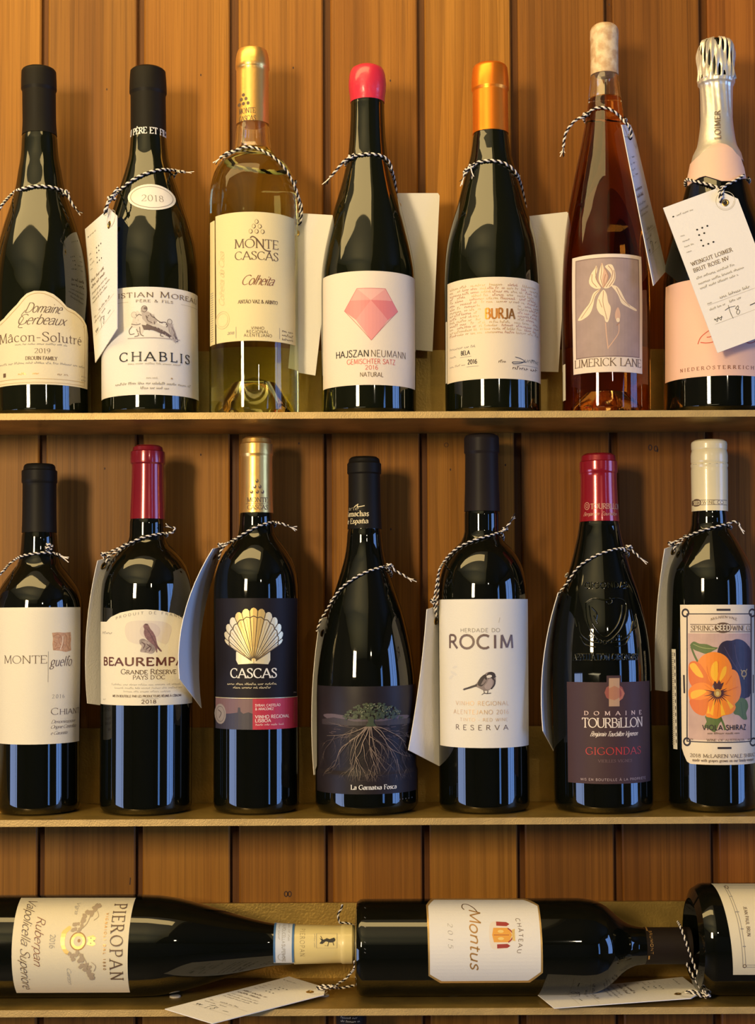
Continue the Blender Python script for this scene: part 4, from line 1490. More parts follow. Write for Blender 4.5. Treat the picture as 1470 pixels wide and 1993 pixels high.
c.text('Denominazione', 99, 145, 1406, 6.5, sp(SCRIPT, w=.13), BROWN)
c.text('Origine Controllata', 98, 148, 1416, 6.5, sp(SCRIPT, w=.13), BROWN)
c.text('e Garantita', 98, 130, 1428, 6.5, sp(SCRIPT, w=.13), BROWN)
c.build(c.parent)
S = lambda pts, bt=b, off=.0014: [bt.surf(u, v, off) for u, v in pts]
t = S([(109, 1078), (98, 1076), (85, 1075.5), (70, 1077), (55, 1079), (40, 1083), (28, 1090), (16, 1100)])
simple_tag('price tag whose card hangs out of view, cord on the leftmost second-row bottle', [at_y(-72, 1130, .0), at_y(-22, 1124, -.03), at_y(-30, 1400, -.02), at_y(-85, 1410, .01)], b, t, [at_y(6, 1112, -.014), at_y(-18, 1134, -.02)], [t[0], at_y(114, 1079, -.012), at_y(117, 1081, -.012)], b.surf(93, 1068), 7)
knot(b.surf(95, 1062), COL.objects[-1].parent, COL.objects[-1].parent.location)

# --- 2
MAR = mat('maroon_foil', (.26, .012, .022), rough=.22, metal=.25, coat=.5)
b = Bottle('dark wine bottle with maroon foil and arched cream label showing a perched falcon',
           [(867, 25), (869, 28.5), (876, 30), (878, 33), (896, 33.8), (900, 33.6), (903, 31), (940, 31.5), (1009, 34), (1040, 34.8), (1050, 37), (1060, 44), (1072, 56), (1090, 70), (1110, 80), (1135, 87), (1165, 89.5), (1200, 90), (1450, 89), (1590, 88)],
           1009, Z2, cx=284.5, ctop=288, y=YR, capmat=MAR, caplabel='glossy maroon foil', punt=1)
c = b.canvas(1300)
b.paper(c, [(196.5, 1208), (208, 1208), (216, 1199), (235, 1190), (260, 1185), (285, 1184), (312, 1186), (338, 1192), (355, 1201), (364, 1209), (374, 1209), (374, 1371), (196.5, 1371)], CREAM, label='arched cream label')
MAU = mat('mauve_wash', (.68, .59, .47), rough=.6)
MAU2 = mat('mauve_wash_deep', (.61, .51, .43), rough=.6)
c.poly([(246, 1212), (262, 1206), (290, 1206), (318, 1208), (333, 1218), (330, 1238), (322, 1252), (300, 1244), (276, 1252), (252, 1246), (244, 1230)], MAU, 3)
c.ell(292, 1226, 20, 16, MAU2, 18)
c.text('PRODUIT DE FRANCE', 226, 356, 1204, 5, sp(SANS, w=.18, g=.5), GREY, arc=11)
c.fine(201, 219, 1232, 5, GREY)
FAL, FALD, RK = mat('falcon_mauve', (.24, .12, .12), rough=.6, mottle=.3, mscale=700), mat('falcon_dark', (.10, .05, .05)), mat('rock_print', (.40, .32, .28), rough=.6, mottle=.4, mscale=500)
c.poly([(272, 1243), (280, 1241), (290, 1246), (300, 1250), (303, 1262), (296, 1270), (284, 1268), (273, 1266), (276, 1256), (272, 1250)], RK, 3)
for q in ([(276, 1248), (282, 1252), (279, 1260)], [(286, 1252), (294, 1258), (290, 1266)], [(284, 1262), (292, 1256)]):
    c.line(q, 1.8, FALD, 3)
c.poly([(279, 1217), (282, 1212), (287, 1212), (290, 1216), (293, 1222), (298, 1228), (303, 1238), (305, 1248), (308, 1256), (315, 1265), (312, 1266), (306, 1260), (306, 1267), (304, 1267), (301, 1256), (292, 1248), (284, 1240), (280, 1230), (281, 1222)], FAL, 3)
c.line([(283, 1214), (288, 1213)], 2, FALD)
c.line([(286, 1222), (294, 1234), (302, 1250), (311, 1264)], 1.3, FALD, 3)
c.text('BEAUREMPAIRE', 203, 384, 1293, 14.5, sp(SERIFB, w=.29, t=.18, s=.12, g=.18), mat('dark_red_brown_ink', (.12, .03, .015)))
c.text('GRANDE RÉSERVE', 236, 342, 1310, 9.5, sp(SERIFB, w=.17, t=.1, s=.1), BROWN, sc=.8)
c.text('PAYS D\'OC', 259, 321, 1320, 7.5, sp(SERIFB, w=.17, t=.1, s=.1), BROWN)
for k, (x0, x1) in enumerate(((218, 356), (224, 356), (241, 336))):
    c.fine(x0, x1, 1332 + k * 6.7, 4, PALE)
c.text('MIS EN BOUTEILLE PAR LES PRODUCTEURS RÉUNIS À CÉBAZAN', 220, 352, 1355, 4.2, sp(SANS, w=.2, t=.15), BROWN)
c.line([(276, 1358), (308, 1358)], .8, GREY)
c.text('2018', 275, 304, 1367, 6.5, sp(SANSB, w=.22), BROWN)
c.fine(202, 207, 1362, 4, GREY)
c.build(c.parent)
S = lambda pts, bt=b, off=.0014: [bt.surf(u, v, off) for u, v in pts]
t = S([(321, 1038), (306, 1040), (290, 1043), (274, 1047), (256, 1055), (242, 1062)])
simple_tag('narrow price tag left of the maroon-foil falcon bottle', [at_y(190, 1091, -.012), at_y(250, 1074, .016), at_y(236, 1378, .028), at_y(170, 1369, .004)], b, t, [at_y(228, 1068, -.006), at_y(212, 1075, -.004), at_y(202, 1082, -.006), at_y(206, 1090, -.008)],
           [t[0], at_y(330, 1037, -.011), at_y(338, 1035, -.01), at_y(340, 1028, -.01), at_y(336, 1027, -.01)], at_y(203, 1079, -.006), 5, bow=.005, hole=(.013, .006), extra=[[at_y(242, 1066, -.008), at_y(225, 1075, -.007), at_y(210, 1084, -.008), at_y(208, 1096, -.010), at_y(213, 1088, -.006)]], bowdir=(-1, 0, 0))

# --- 3
b = Bottle('dark wine bottle with satin gold foil and black label bearing a gold scallop shell',
           [(852, 24), (854, 27.5), (862, 29), (864, 31.5), (884, 32.3), (887, 30.8), (940, 30.6), (998, 32.6), (1020, 33.5), (1036, 36), (1048, 43), (1060, 52), (1075, 62), (1095, 72.5), (1118, 79.5), (1145, 82.5), (1180, 83.3), (1400, 83.3), (1590, 83)],
           998, Z2, cx=499.5, ctop=499.5, y=YR, capmat=GOLDCAP, caplabel='satin gold foil with bunch-of-dots mark', punt=1)
c = b.canvas(960, base=.0001)
for (u, v) in ((500.5, 935), (496, 946), (506, 946), (490, 956), (501, 956), (511, 956)):
    c.ell(u, v, 3.2, 3.8, BROWN, 10)
    c.ell(u - 1, v - 1.5, 1.6, 1.8, GOLDCAP, 8)
c.text('MONTE', 481, 521, 976, 9, sp(SERIF, w=.14, t=.08), BROWN)
c.line([(479, 979), (521, 979)], .8, BROWN)
c.text('CASCAS', 482, 521, 990, 8.5, sp(SERIF, w=.14, t=.08), BROWN)
c.build(b.cap)
c = b.canvas(1290)
BLK = mat('black_paper', (.014, .011, .013), rough=.5, spec=.15)
b.paper(c, [(420.5, 1163), (579, 1163), (578, 1419), (420.5, 1419)], BLK, label='black label with gold shell')
SH1, SH2, SHD = mat('shell_gold', (.80, .56, .20), rough=.38, metal=.55), mat('shell_pale_gold', (.82, .70, .42), rough=.4, metal=.4), mat('shell_groove', (.09, .055, .02))
ox, oy = 494, 1288
c.poly([(460, 1268), (470, 1264), (484, 1278), (495, 1290), (464, 1292), (460, 1284)], SH2)
c.poly([(526, 1268), (517, 1264), (504, 1278), (493, 1290), (522, 1292), (526, 1284)], SH2)
nl = 13
angs = [200 - 220 * i / nl for i in range(nl + 1)]
rad = lambda a: (56 if sin(radians(a)) < .35 else 56 + 48 * ((sin(radians(a)) - .35) / .65) ** .8)
ctr = (494, 1288)


def shp(a, k=1.0):
    a = radians(a)
    # fan outline: wide ellipse above the hinge
    ex, ey = 494 + 55 * cos(a), 1239 - 54 * sin(a) * (1 if sin(a) > 0 else .75)
    return (ctr[0] + (ex - ctr[0]) * k, ctr[1] + (ey - ctr[1]) * k)


for i in range(nl):
    a0, a1 = angs[i], angs[i + 1]
    am = (a0 + a1) / 2
    c.poly([ctr, shp(a0, .97), shp(a0 * .75 + a1 * .25, 1.02), shp(am, 1.035), shp(a0 * .25 + a1 * .75, 1.02), shp(a1, .97)], SH1 if 3 < i < 8 else SH2)
for i in range(nl + 1):
    c.line([(ctr[0] + (shp(angs[i])[0] - ctr[0]) * .08, ctr[1] + (shp(angs[i])[1] - ctr[1]) * .08), shp(angs[i], .98)], 1.5, SHD)
    if i < nl:
        am = (angs[i] + angs[i + 1]) / 2
        c.line([shp(am, .3), shp(am, .84)], .8, mat('shell_shade', (.40, .24, .07)))
arc_ = []
for i in range(nl):
    for f in (0, .25, .5, .75):
        a = angs[i] + (angs[i + 1] - angs[i]) * f
        arc_.append(shp(a, (.845, .865, .875, .865)[int(f * 4)]))
c.line(arc_, 1.7, SHD)
c.text('CASCAS', 450, 538, 1318, 18, sp(SERIFB, w=.17, t=.08), WHITE)
SG = mat('small_gold_print', (.72, .62, .38))
c.fine(444, 545, 1332, 4.5, SG)
c.fine(455, 532, 1339, 4.5, SG)
c.line([(421, 1358), (578, 1358)], 1.2, SH2)
RIB = mat('dusk_ribbon', (.17, .09, .09), rough=.5)
c.rect(421, 1359, 492, 1419, mat('ribbon_dark_blue', (.035, .028, .04), rough=.5))
c.poly([(421, 1359), (492, 1359), (492, 1388), (484, 1385), (474, 1388), (469, 1384), (468, 1376), (464, 1376), (463, 1386), (450, 1388), (440, 1389), (421, 1390)], RIB)
CRM = mat('crimson_ribbon', (.46, .025, .05), rough=.5)
c.rect(492, 1359, 578, 1419, CRM)
c.ell(430, 1390, 11, 20, mat('seal_grey', (.26, .22, .20)), 18)
c.ring(430, 1390, 8, 15, 1, mat('seal_dark', (.08, .06, .06)), 18)
c.line([(426, 1382), (432, 1388), (428, 1398)], 2, mat('seal_dark', (.08, .06, .06)), 3)
PKT = mat('ribbon_text', (.80, .60, .54))
c.text('SYRAH, CASTELÃO', 497, 545, 1374, 4.5, sp(SANS, w=.2, t=.18), PKT)
c.text('& ARAGONEZ', 497, 532, 1381, 4.5, sp(SANS, w=.2, t=.18), PKT)
c.text('VINHO REGIONAL', 497, 562, 1397, 6, sp(SANSB, w=.22), PKT)
c.text('LISBOA', 497, 527, 1404.5, 6, sp(SANSB, w=.22), PKT)
c.fine(498, 552, 1411, 4, PKT)
c.fine(1366, 1412, 572, 5, mat('ribbon_gold_text', (.60, .28, .10)), up=True) if False else c.text('seleccao', 1410, 1366, 573, 6, sp(SCRIPT, g=.05), mat('ribbon_gold_text', (.60, .28, .10)), up=True)
c.fine(423, 427, 1352, 4, PKT)
c.fine(571, 576, 1350, 4, PKT)
c.build(c.parent)
S = lambda pts, bt=b, off=.0014: [bt.surf(u, v, off) for u, v in pts]
t = S([(534, 1016), (518, 1019), (500, 1025), (482, 1034), (464, 1045), (450, 1054)])
simple_tag('large price tag reaching over the falcon label from the scallop-shell bottle', [at_y(414, 1068, -.022), at_y(436, 1063, .026), at_y(392, 1378, .000), at_y(349, 1321, -.046)], b, t, [at_y(438, 1059, -.014), at_y(430, 1064, -.010)],
           [t[0], at_y(545, 1018, -.012), at_y(554, 1021, -.012), at_y(562, 1024, -.012)], at_y(431, 1061, -.010), 5, bow=.009, hole=(.030, .008), bowdir=(-1, -.3, 0), extra=[[at_y(445, 1056, -.014), at_y(434, 1066, -.014), at_y(428, 1078, -.012), at_y(426, 1088, -.008)]])

# --- 4
b = Bottle('dark sloping wine bottle with black label picturing a tree and its roots',
           [(891, 26), (894, 29.5), (901, 31), (903, 33), (921, 33.2), (924, 31), (980, 31.5), (1030, 33.4), (1055, 35.2), (1080, 38.8), (1105, 45), (1130, 52.5), (1160, 62.5), (1195, 73.5), (1235, 83), (1280, 91), (1320, 95.5), (1360, 97), (1488, 97.3), (1496, 100), (1590, 99.5)],
           1030, Z2, cx=714.5, ctop=709, y=-.001, capmat=FOILB, caplabel='black foil with gold lettering', punt=1, heel=.008)
c = b.canvas(1000, base=.0001)
CG = mat('cream_gold_print', (.74, .62, .36))
c.line([(690, 986), (697, 981), (696, 986), (710, 984)], 1.6, CG, 3)
c.text('arte', 679, 698, 992, 7, ITAL, CG)
c.text('Garnachas', 648, 718, 1004, 10, sp(SERIFB, w=.2), CG)
c.text('de España', 655, 717, 1018, 9.5, sp(SERIFB, w=.2), CG)
c.build(b.cap)
c = b.canvas(1430)
DK = mat('dusk_black_paper', (.022, .016, .017), rough=.45, spec=.2, mottle=.35, mscale=25)
b.paper(c, [(619, 1336), (812, 1336), (811, 1546), (618, 1546)], DK, label='black label with root picture')
c.poly([(630, 1394), (645, 1390), (672, 1393), (700, 1399), (745, 1399), (775, 1394), (796, 1396), (780, 1405), (720, 1407), (650, 1403)], mat('dusk_horizon', (.10, .072, .085)), 3)
c.poly([(628, 1402), (650, 1397), (672, 1400), (690, 1404), (745, 1404), (770, 1400), (800, 1402), (806, 1412), (628, 1412)], mat('soil_edge', (.035, .025, .025)))
SOIL = mat('soil_flecks', (.060, .036, .030))
rd = random.Random(5)
for k_ in range(46):
    u_, v_ = rd.uniform(640, 798), rd.uniform(1412, 1440)
    c.line([(u_, v_), (u_ + rd.uniform(3, 11), v_ + rd.uniform(-1, 1))], rd.uniform(.8, 2), SOIL)
LFS = [mat('leaf_dark_print', (.035, .050, .022)), mat('leaf_mid_print', (.055, .07, .03)), mat('leaf_light_print', (.17, .18, .10))]
rd = random.Random(3)
for k in range(190):
    a, r = rd.uniform(0, pi), rd.uniform(0, 1) ** .5
    u, v = 727 + 56 * r * cos(a), 1401 - 33 * r * sin(a)
    if v > 1399 and abs(u - 722) < 34:
        continue
    c.ell(u, v, rd.uniform(1.8, 4.2), rd.uniform(1.5, 3.2), LFS[0 if rd.random() < .7 else 1], 7, rd.random())
for k in range(30):
    a = rd.uniform(.2, pi - .2)
    c.ell(727 + 52 * cos(a) * rd.uniform(.4, 1), 1397 - 28 * sin(a) * rd.uniform(.6, 1), 1.4, 1.3, LFS[2], 6)
c.poly([(715, 1398), (728, 1397), (727, 1406), (733, 1414), (724, 1413), (718, 1416), (712, 1412), (717, 1405)], LFS[0])
RTS = [mat('root_tan', (.24, .17, .12)), mat('root_dim', (.10, .068, .05))]


def root_line(u, v, a, L, w, depth):
    pts = [(u, v)]
    for _ in range(5):
        a += rd.uniform(-.35, .35)
        a = a * .9 + (pi / 2) * .1
        u, v = u + cos(a) * L / 5, v + sin(a) * L / 5
        if v > 1522 or not 626 < u < 804:
            break
        pts.append((u, v))
    if len(pts) > 2:
        c.line(pts, w, RTS[0] if w > 1.0 or rd.random() < .3 else RTS[1], 3, taper=True)
    if depth:
        for _ in range(3 if depth > 1 else 2):
            root_line(*rd.choice(pts[1:] or pts), a + rd.uniform(-.8, .8), L * .62, w * .55, depth - 1)


for a, L, w in ((.25, 70, 2), (.55, 80, 1.8), (.9, 80, 2.2), (1.25, 90, 2), (1.5, 95, 2.6), (1.75, 85, 2.6), (2.0, 80, 1.8), (2.35, 75, 2.6), (2.6, 80, 1.9), (2.9, 75, 1.8)):
    root_line(720 + 8 * cos(a), 1414, a, L, w * .85, 3)
c.text('La Garnatxa Fosca', 685, 769, 1536, 8.5, sp(SERIFB, w=.2, g=.07), WHITE)
c.build(c.parent)
c = b.canvas(1560, base=.0)
for k in range(5):
    c.ell(778 + 6 * k, 1559, 1.2, 1.4, mat('glass_stipple', (.10, .10, .10), rough=.2), 7)
c.build(b.root.children[0])
S = lambda pts, bt=b, off=.0014: [bt.surf(u, v, off) for u, v in pts]
t = S([(748, 1103), (735, 1106), (718, 1111), (700, 1119), (682, 1130), (666, 1143), (652, 1160), (642, 1177)])
simple_tag('sliver of a price tag behind the bottle with the tree-root label', [at_y(623, 1205, .000), at_y(672, 1190, .030), at_y(662, 1500, .036), at_y(611, 1508, .010)], b, t, [at_y(632, 1194, -.004), at_y(624, 1208, -.004), at_y(619, 1222, -.004), at_y(617, 1228, -.002)],
           [t[0], at_y(760, 1103, -.014), at_y(770, 1111, -.013), at_y(783, 1118, -.012), at_y(793, 1124, -.012)], at_y(758, 1101, -.014), 7, bow=.004, bowdir=(-1, 0, 0), hole=(.010, .012))

# --- 5
FOILM = mat('brown_black_foil', (.018, .013, .011), rough=.45, spec=.1)
b = Bottle('dark broad-shouldered wine bottle with tall white label picturing a small perched tit',
           [(848, 28), (850, 32), (855, 34), (882, 34.2), (885, 32.2), (940, 33), (1000, 34.6), (1034, 34.8), (1046, 37.5), (1056, 43), (1066, 53), (1078, 63), (1092, 71.5), (1112, 79.5), (1140, 85), (1170, 87), (1300, 87.5), (1590, 87.3)],
           997, Z2, cx=943.5, ctop=937.5, y=YR, capmat=FOILM, caplabel='matt brown-black foil', punt=1)
c = b.canvas(1315)
b.paper(c, [(855.5, 1167), (1027, 1167), (1029, 1457), (857.5, 1457)], PAPER, label='tall white label')
TXT = mat('taupe_ink', (.15, .10, .085), rough=.5)
c.text('HERDADE DO', 897, 973, 1231, 7, sp(SANS, w=.13, g=.2), GREY)
c.text('ROCIM', 875, 999, 1263, 26, sp(SANSB, w=.18, t=.17, g=.17), TXT)
FADE = mat('faint_grey_print', (.68, .65, .60))
c.ell(884, 1312, 7, 3, FADE, 10, rot=30)
c.ell(879, 1320, 6, 2.5, FADE, 10, rot=-50)
c.ell(886, 1300, 5, 2.5, FADE, 10, rot=-20)
c.line([(973, 1203), (971, 1213)], 1.2, PALE)
BB, BG, BW = mat('bird_black', (.045, .032, .03)), mat('bird_grey', (.24, .19, .175)), mat('bird_white', (.72, .66, .58))
c.poly([(903, 1344), (904, 1341), (920, 1336), (928, 1331), (934, 1322), (942, 1315), (948, 1310), (956, 1309), (963, 1314), (965, 1322), (964, 1331), (958, 1340), (950, 1345), (942, 1345), (932, 1340), (924, 1338)], BG, 3)
c.poly([(903, 1345), (903, 1342), (918, 1336), (930, 1332), (928, 1337), (916, 1341)], BB)
c.poly([(930, 1333), (934, 1322), (941, 1315), (946, 1314), (948, 1322), (944, 1331), (937, 1337)], BB, 3)
c.poly([(943, 1321), (947, 1325), (941, 1333), (936, 1334)], BG)
c.ell(956, 1316, 8.5, 7.5, BB, 16)
c.ell(952.5, 1317.5, 5.5, 3, BW, 12, rot=-10)
c.poly([(963, 1316), (966.5, 1318), (963, 1319.5)], BB)
c.poly([(952, 1322), (958, 1322), (959, 1332), (956, 1340), (948, 1343), (943, 1337), (948, 1330)], mat('bird_breast', (.36, .29, .27)), 3)
c.line([(959, 1322), (963, 1326), (962, 1334), (956, 1342)], 2.8, BB, 3)
c.line([(942, 1344), (943, 1350), (948, 1351), (956, 1350)], 1.5, BB)
c.line([(943, 1350), (938, 1353)], 1.2, BB)
c.line([(950, 1345), (949, 1350)], 1.4, BB)
CP = mat('copper_print', (.72, .50, .30), rough=.4, metal=.3)
c.text('VINHO REGIONAL', 888, 990, 1374, 8, sp(SANS, g=.22), CP)
c.text('ALENTEJANO 2016', 884, 990, 1391, 8, sp(SANS, g=.22), CP)
c.text('TINTO - RED WINE', 896, 988, 1405, 6, sp(SANS, g=.22), CP)
c.text('RESERVA', 888, 989, 1422, 9.5, sp(SANS, g=.62, w=.14), TXT)
c.build(c.parent)
S = lambda pts, bt=b, off=.0014: [bt.surf(u, v, off) for u, v in pts]
t = S([(974, 1036), (958, 1041), (942, 1045), (926, 1050), (910, 1056), (895, 1064), (882, 1073), (871, 1084), (863, 1096)])
simple_tag('large curled price tag between the tree-root bottle and the perched-tit bottle', [at_y(831, 1186, -.018), at_y(872, 1172, .014), at_y(884, 1506, .014), at_y(795, 1460, -.030)], b, t, [at_y(856, 1108, -.018), at_y(852, 1125, -.014), at_y(849, 1145, -.014), at_y(845, 1168, -.014), at_y(846, 1185, -.010)],
           [t[0], at_y(982, 1030, -.014), at_y(988, 1024, -.013), at_y(994, 1015, -.012)], at_y(845, 1170, -.012), 8, bow=-.006, hole=(.024, .012), extra=[[at_y(854, 1118, -.014), at_y(853, 1150, -.012), at_y(850, 1176, -.012), at_y(848, 1192, -.010), at_y(851, 1200, -.008)]], bowdir=(-.3, -1, 0), chamfer=.02)
knot(at_y(983, 1030, -.014), COL.objects[-1].parent, COL.objects[-1].parent.location, .002)

# --- 6
b = Bottle('dark wine bottle with red foil, embossed glass crest and dark plum label',
           [(887, 29), (890, 33), (900, 34.5), (902, 37), (922, 37), (925, 35.4), (960, 36), (1018, 39), (1040, 42), (1060, 46.5), (1090, 54), (1120, 62.5), (1150, 72), (1190, 82), (1230, 89.5), (1270, 93.5), (1310, 95.3), (1590, 96)],
           1018, Z2, cx=1175.5, ctop=1165, y=YR, capmat=mat('red_foil', (.34, .012, .022), rough=.22, metal=.25, coat=.5), caplabel='glossy red foil with lettering', punt=1)
c = b.canvas(985, base=.0001)
TP = mat('foil_tan_print', (.62, .33, .20))
c.ring(1143, 986, 4.5, 7, 1.2, TP, 16)
c.ring(1143, 986, 2, 3.5, 1, TP, 10)
c.text('TOURBILLON', 1150, 1204, 992, 10, sp(SERIF, w=.15, t=.08), TP)
c.text('Benjamin Tourbillon', 1136, 1200, 1005, 7, sp(SCRIPT, w=.13, t=.08, g=0), TP)
c.build(b.cap)
# relief on the shoulder: crest and a ring of letters in the glass
c = b.canvas(1200, base=-.0002)
c.ridge = .0013
EMB = GLASS_G
c.text('GIGONDAS', 1138, 1222, 1146, 11, sp(SERIFB, w=.28, t=.2, g=.15), EMB)
c.text('APPELLATION GIGONDAS', 1118, 1240, 1287, 12, sp(SERIFB, w=.3, t=.22, g=.12), EMB)
for q in ([(1140, 1175), (1142, 1205), (1152, 1232), (1178, 1252), (1204, 1232), (1216, 1205), (1218, 1175), (1200, 1166), (1178, 1170), (1156, 1166), (1140, 1175)], [(1147, 1180), (1150, 1204), (1160, 1226), (1178, 1242), (1197, 1226), (1208, 1204), (1211, 1180)], [(1128, 1212), (1132, 1235), (1150, 1250), (1170, 1254)], [(1232, 1212), (1226, 1235), (1208, 1250), (1188, 1254)], [(1152, 1184), (1162, 1196), (1160, 1212)], [(1156, 1200), (1164, 1216)], [(1186, 1164), (1192, 1172), (1186, 1178), (1180, 1172)], [(1130, 1240), (1140, 1256), (1160, 1262)], [(1226, 1240), (1216, 1256), (1196, 1262)], [(1120, 1204), (1124, 1222)], [(1236, 1200), (1238, 1222), (1230, 1230)]):
    c.line(q, 3.2, EMB, 4)
for k in range(7):
    c.ring(1150 + k * 9.3, 1240 + 12 * sin(k / 6 * pi), 3.6, 3.6, 2, EMB, 10)
c.build(b.root)
for o in b.root.children:
    if o.name.startswith(('artwork', 'lettering')):
        o.data.polygons.foreach_set('use_smooth', [True] * len(o.data.polygons))
        o.name = 'embossed_crest' if o.name.startswith('artwork') else 'embossed_letters'
c = b.canvas(1430)
PL = mat('plum_paper', (.062, .034, .036), rough=.5, spec=.18, bump=.1)
b.paper(c, [(1104, 1330), (1181, 1330), (1181, 1317), (1209, 1317), (1209, 1330), (1264, 1330), (1266, 1528), (1106.5, 1528)], PL, label='dark plum label')
c.ell(1196, 1350, 19, 17, mat('sun_red', (.28, .07, .05)), 10)
c.poly([(1206, 1340), (1211, 1344), (1216, 1352), (1212, 1362), (1204, 1368), (1206, 1362), (1210, 1356), (1210, 1350)], mat('sun_orange', (.42, .14, .08)))
c.rect(1185.5, 1322, 1206, 1377, mat('tan_block', (.44, .27, .16)))
c.poly([(1185.5, 1342), (1196, 1337), (1206, 1342), (1206, 1360), (1196, 1365), (1185.5, 1362)], mat('tan_block_red', (.40, .17, .09)))
c.text('DOMAINE', 1138, 1248, 1394, 7.5, sp(SERIFB, w=.2, g=1.0), PKT)
c.text('TOURBiLLON', 1134, 1250, 1418, 18, sp(SERIF, w=.14, t=.07, g=.03), mat('pale_pink_ink', (.80, .68, .58)))
c.text('Benjamin Tourbillon Vigneron', 1149, 1240, 1435, 9, sp(SCRIPT, w=.15, t=.08, g=0), mat('pale_pink_ink', (.80, .68, .58)))
c.text('GIGONDAS', 1141, 1247, 1471, 14, sp(SERIF, w=.13, g=.16), mat('gigondas_red', (.50, .035, .03)))
c.text('VIEILLES VIGNES', 1165, 1230, 1486, 5.5, sp(SERIF, w=.16, g=.16), mat('dim_plum_ink', (.17, .10, .10)))
c.text('MIS EN BOUTEILLE À LA PROPRIÉTÉ', 1131, 1256, 1522, 4.5, sp(SANS, w=.17, t=.15, g=.3), mat('lilac_ink', (.40, .30, .30)))
c.build(c.parent)
S = lambda pts, bt=b, off=.0014: [bt.surf(u, v, off) for u, v in pts]
t = S([(1207, 1068), (1192, 1070), (1176, 1075), (1160, 1081), (1144, 1090), (1130, 1100), (1118, 1113), (1110, 1126)])
simple_tag('edge-on price tag at the left of the embossed-crest bottle', [at_y(1087, 1153, -.014), at_y(1098, 1149, .030), at_y(1079, 1464, .012), at_y(1057, 1423, -.030)], b, t, [at_y(1102, 1137, -.006), at_y(1095, 1146, -.006), at_y(1088, 1155, -.008), at_y(1085, 1164, -.010)],
           [t[0], at_y(1220, 1067, -.012), at_y(1228, 1070, -.012), at_y(1237, 1077, -.012), at_y(1246, 1085, -.012)], at_y(1224, 1065, -.012), 7, bow=.006, bowdir=(-1, 0, 0), hole=(.030, .012))

# --- 7
IVC = mat('ivory_screw_cap', (.80, .68, .40), rough=.32, coat=.3)
b = Bottle('dark wine bottle with ivory screw cap and orange pansy on its label',
           [(862, 31), (864, 33.5), (868, 34.5), (878, 34.2), (880, 33.2), (884, 34.4), (890, 35.3), (902, 35.3), (905, 34.4), (908, 35.6), (911, 35.6), (914, 34.6), (919, 35.1), (999, 34.8), (1022, 35.5), (1035, 39), (1048, 47), (1066, 58), (1088, 70), (1110, 79), (1140, 83.5), (1180, 84.5), (1590, 83.5)],
           999, Z2, cx=1388, ctop=1380.5, y=YR, capname='screw_cap', capmat=IVC, caplabel='ribbed ivory screw cap', punt=1)
c = b.canvas(980, base=.0001)
c.line([(1345, 976), (1415, 976)], 1, BROWN)
c.line([(1345, 985), (1415, 985)], 1, BROWN)
c.ell(1356, 980.5, 9.5, 7.5, BROWN, 18)
c.text('SEED', 1350, 1363, 984, 6.5, sp(SANSB, g=.1), IVC)
c.text('WINE CO', 1368, 1408, 983.5, 6, sp(SANS, g=.16), BROWN)
for k in range(5):
    c.line([(1349 + k * 14, 905), (1357 + k * 14, 905)], .9, GREY)
c.build(b.cap)
c = b.canvas(1335)
b.paper(c, [(1324.5, 1180), (1468, 1180), (1470, 1492), (1345, 1492), (1338, 1488), (1332, 1475), (1328, 1462)], mat('peach_cream_paper', (.80, .68, .50), rough=.6, bump=.15, bscale=900), label='peach-cream label with pansies')
FR, PKG = mat('frame_black', (.03, .02, .02)), mat('dusty_pink_print', (.60, .40, .34), rough=.6, mottle=.15, mscale=60)
c.rect(1337, 1197, 1463, 1449, FR)
c.rect(1339.5, 1199, 1460.5, 1447, mat('pale_top_print', (.74, .60, .46)))
c.poly([(1340, 1236), (1460, 1236), (1460, 1444), (1341, 1444)], PKG)
for (u, v) in ((1335, 1196), (1464, 1196), (1338, 1449), (1466, 1450)):
    c.ring(u, v, 6, 7, 3.6, FR, 18)
for q in ([(1395, 1190), (1422, 1190)], [(1397, 1459), (1424, 1459)], [(1332, 1318), (1333, 1354)], [(1466, 1318), (1466, 1354)]):
    c.line(q, 4, FR)
c.text('McLAREN VALE', 1384, 1434, 1211, 4.5, sp(SERIF, w=.16), BROWN, arc=5)
for y_ in (1218.5, 1233):
    c.line([(1344, y_), (1461, y_)], 1.4, BROWN)
c.text('SPRING', 1346, 1389, 1230.5, 9.5, sp(SERIF, w=.14), BROWN)
c.text('WINE CO', 1425, 1462, 1230.5, 9.5, sp(SERIF, w=.14), BROWN)
c.ell(1407.5, 1225, 16.5, 10.5, BROWN, 22)
c.text('SEED', 1395, 1421, 1230, 10.5, sp(SANSB, w=.2, g=.1), mat('seed_cream', (.80, .68, .50)))
GRN, GRD, GRL = mat('leaf_green_print', (.10, .15, .035)), mat('leaf_vein_print', (.05, .08, .02)), mat('leaf_yellow_print', (.34, .38, .14))
NAVY = mat('pansy_navy', (.035, .022, .045), rough=.5, mottle=.25, mscale=120)
c.poly([(1344, 1260), (1351, 1252), (1362, 1256), (1376, 1257), (1388, 1262), (1398, 1264), (1388, 1270), (1376, 1276), (1362, 1272), (1352, 1268)], GRN, 3)
c.line([(1350, 1257), (1368, 1264), (1392, 1266)], 1.1, GRL, 3)
c.line([(1346, 1262), (1352, 1278), (1360, 1294)], 4, GRN, 3)
c.poly([(1398, 1266), (1404, 1255), (1414, 1250), (1424, 1250), (1434, 1247), (1446, 1250), (1456, 1260), (1461, 1275), (1461, 1350), (1454, 1362), (1440, 1362), (1430, 1340), (1420, 1300), (1406, 1285), (1397, 1278)], NAVY, 3)
for q in ([(1430, 1258), (1434, 1285), (1444, 1310)], [(1450, 1262), (1450, 1290), (1448, 1308)], [(1410, 1262), (1422, 1285), (1438, 1310)]):
    c.line(q, 1, mat('pansy_navy_line', (.09, .06, .10)), 4)
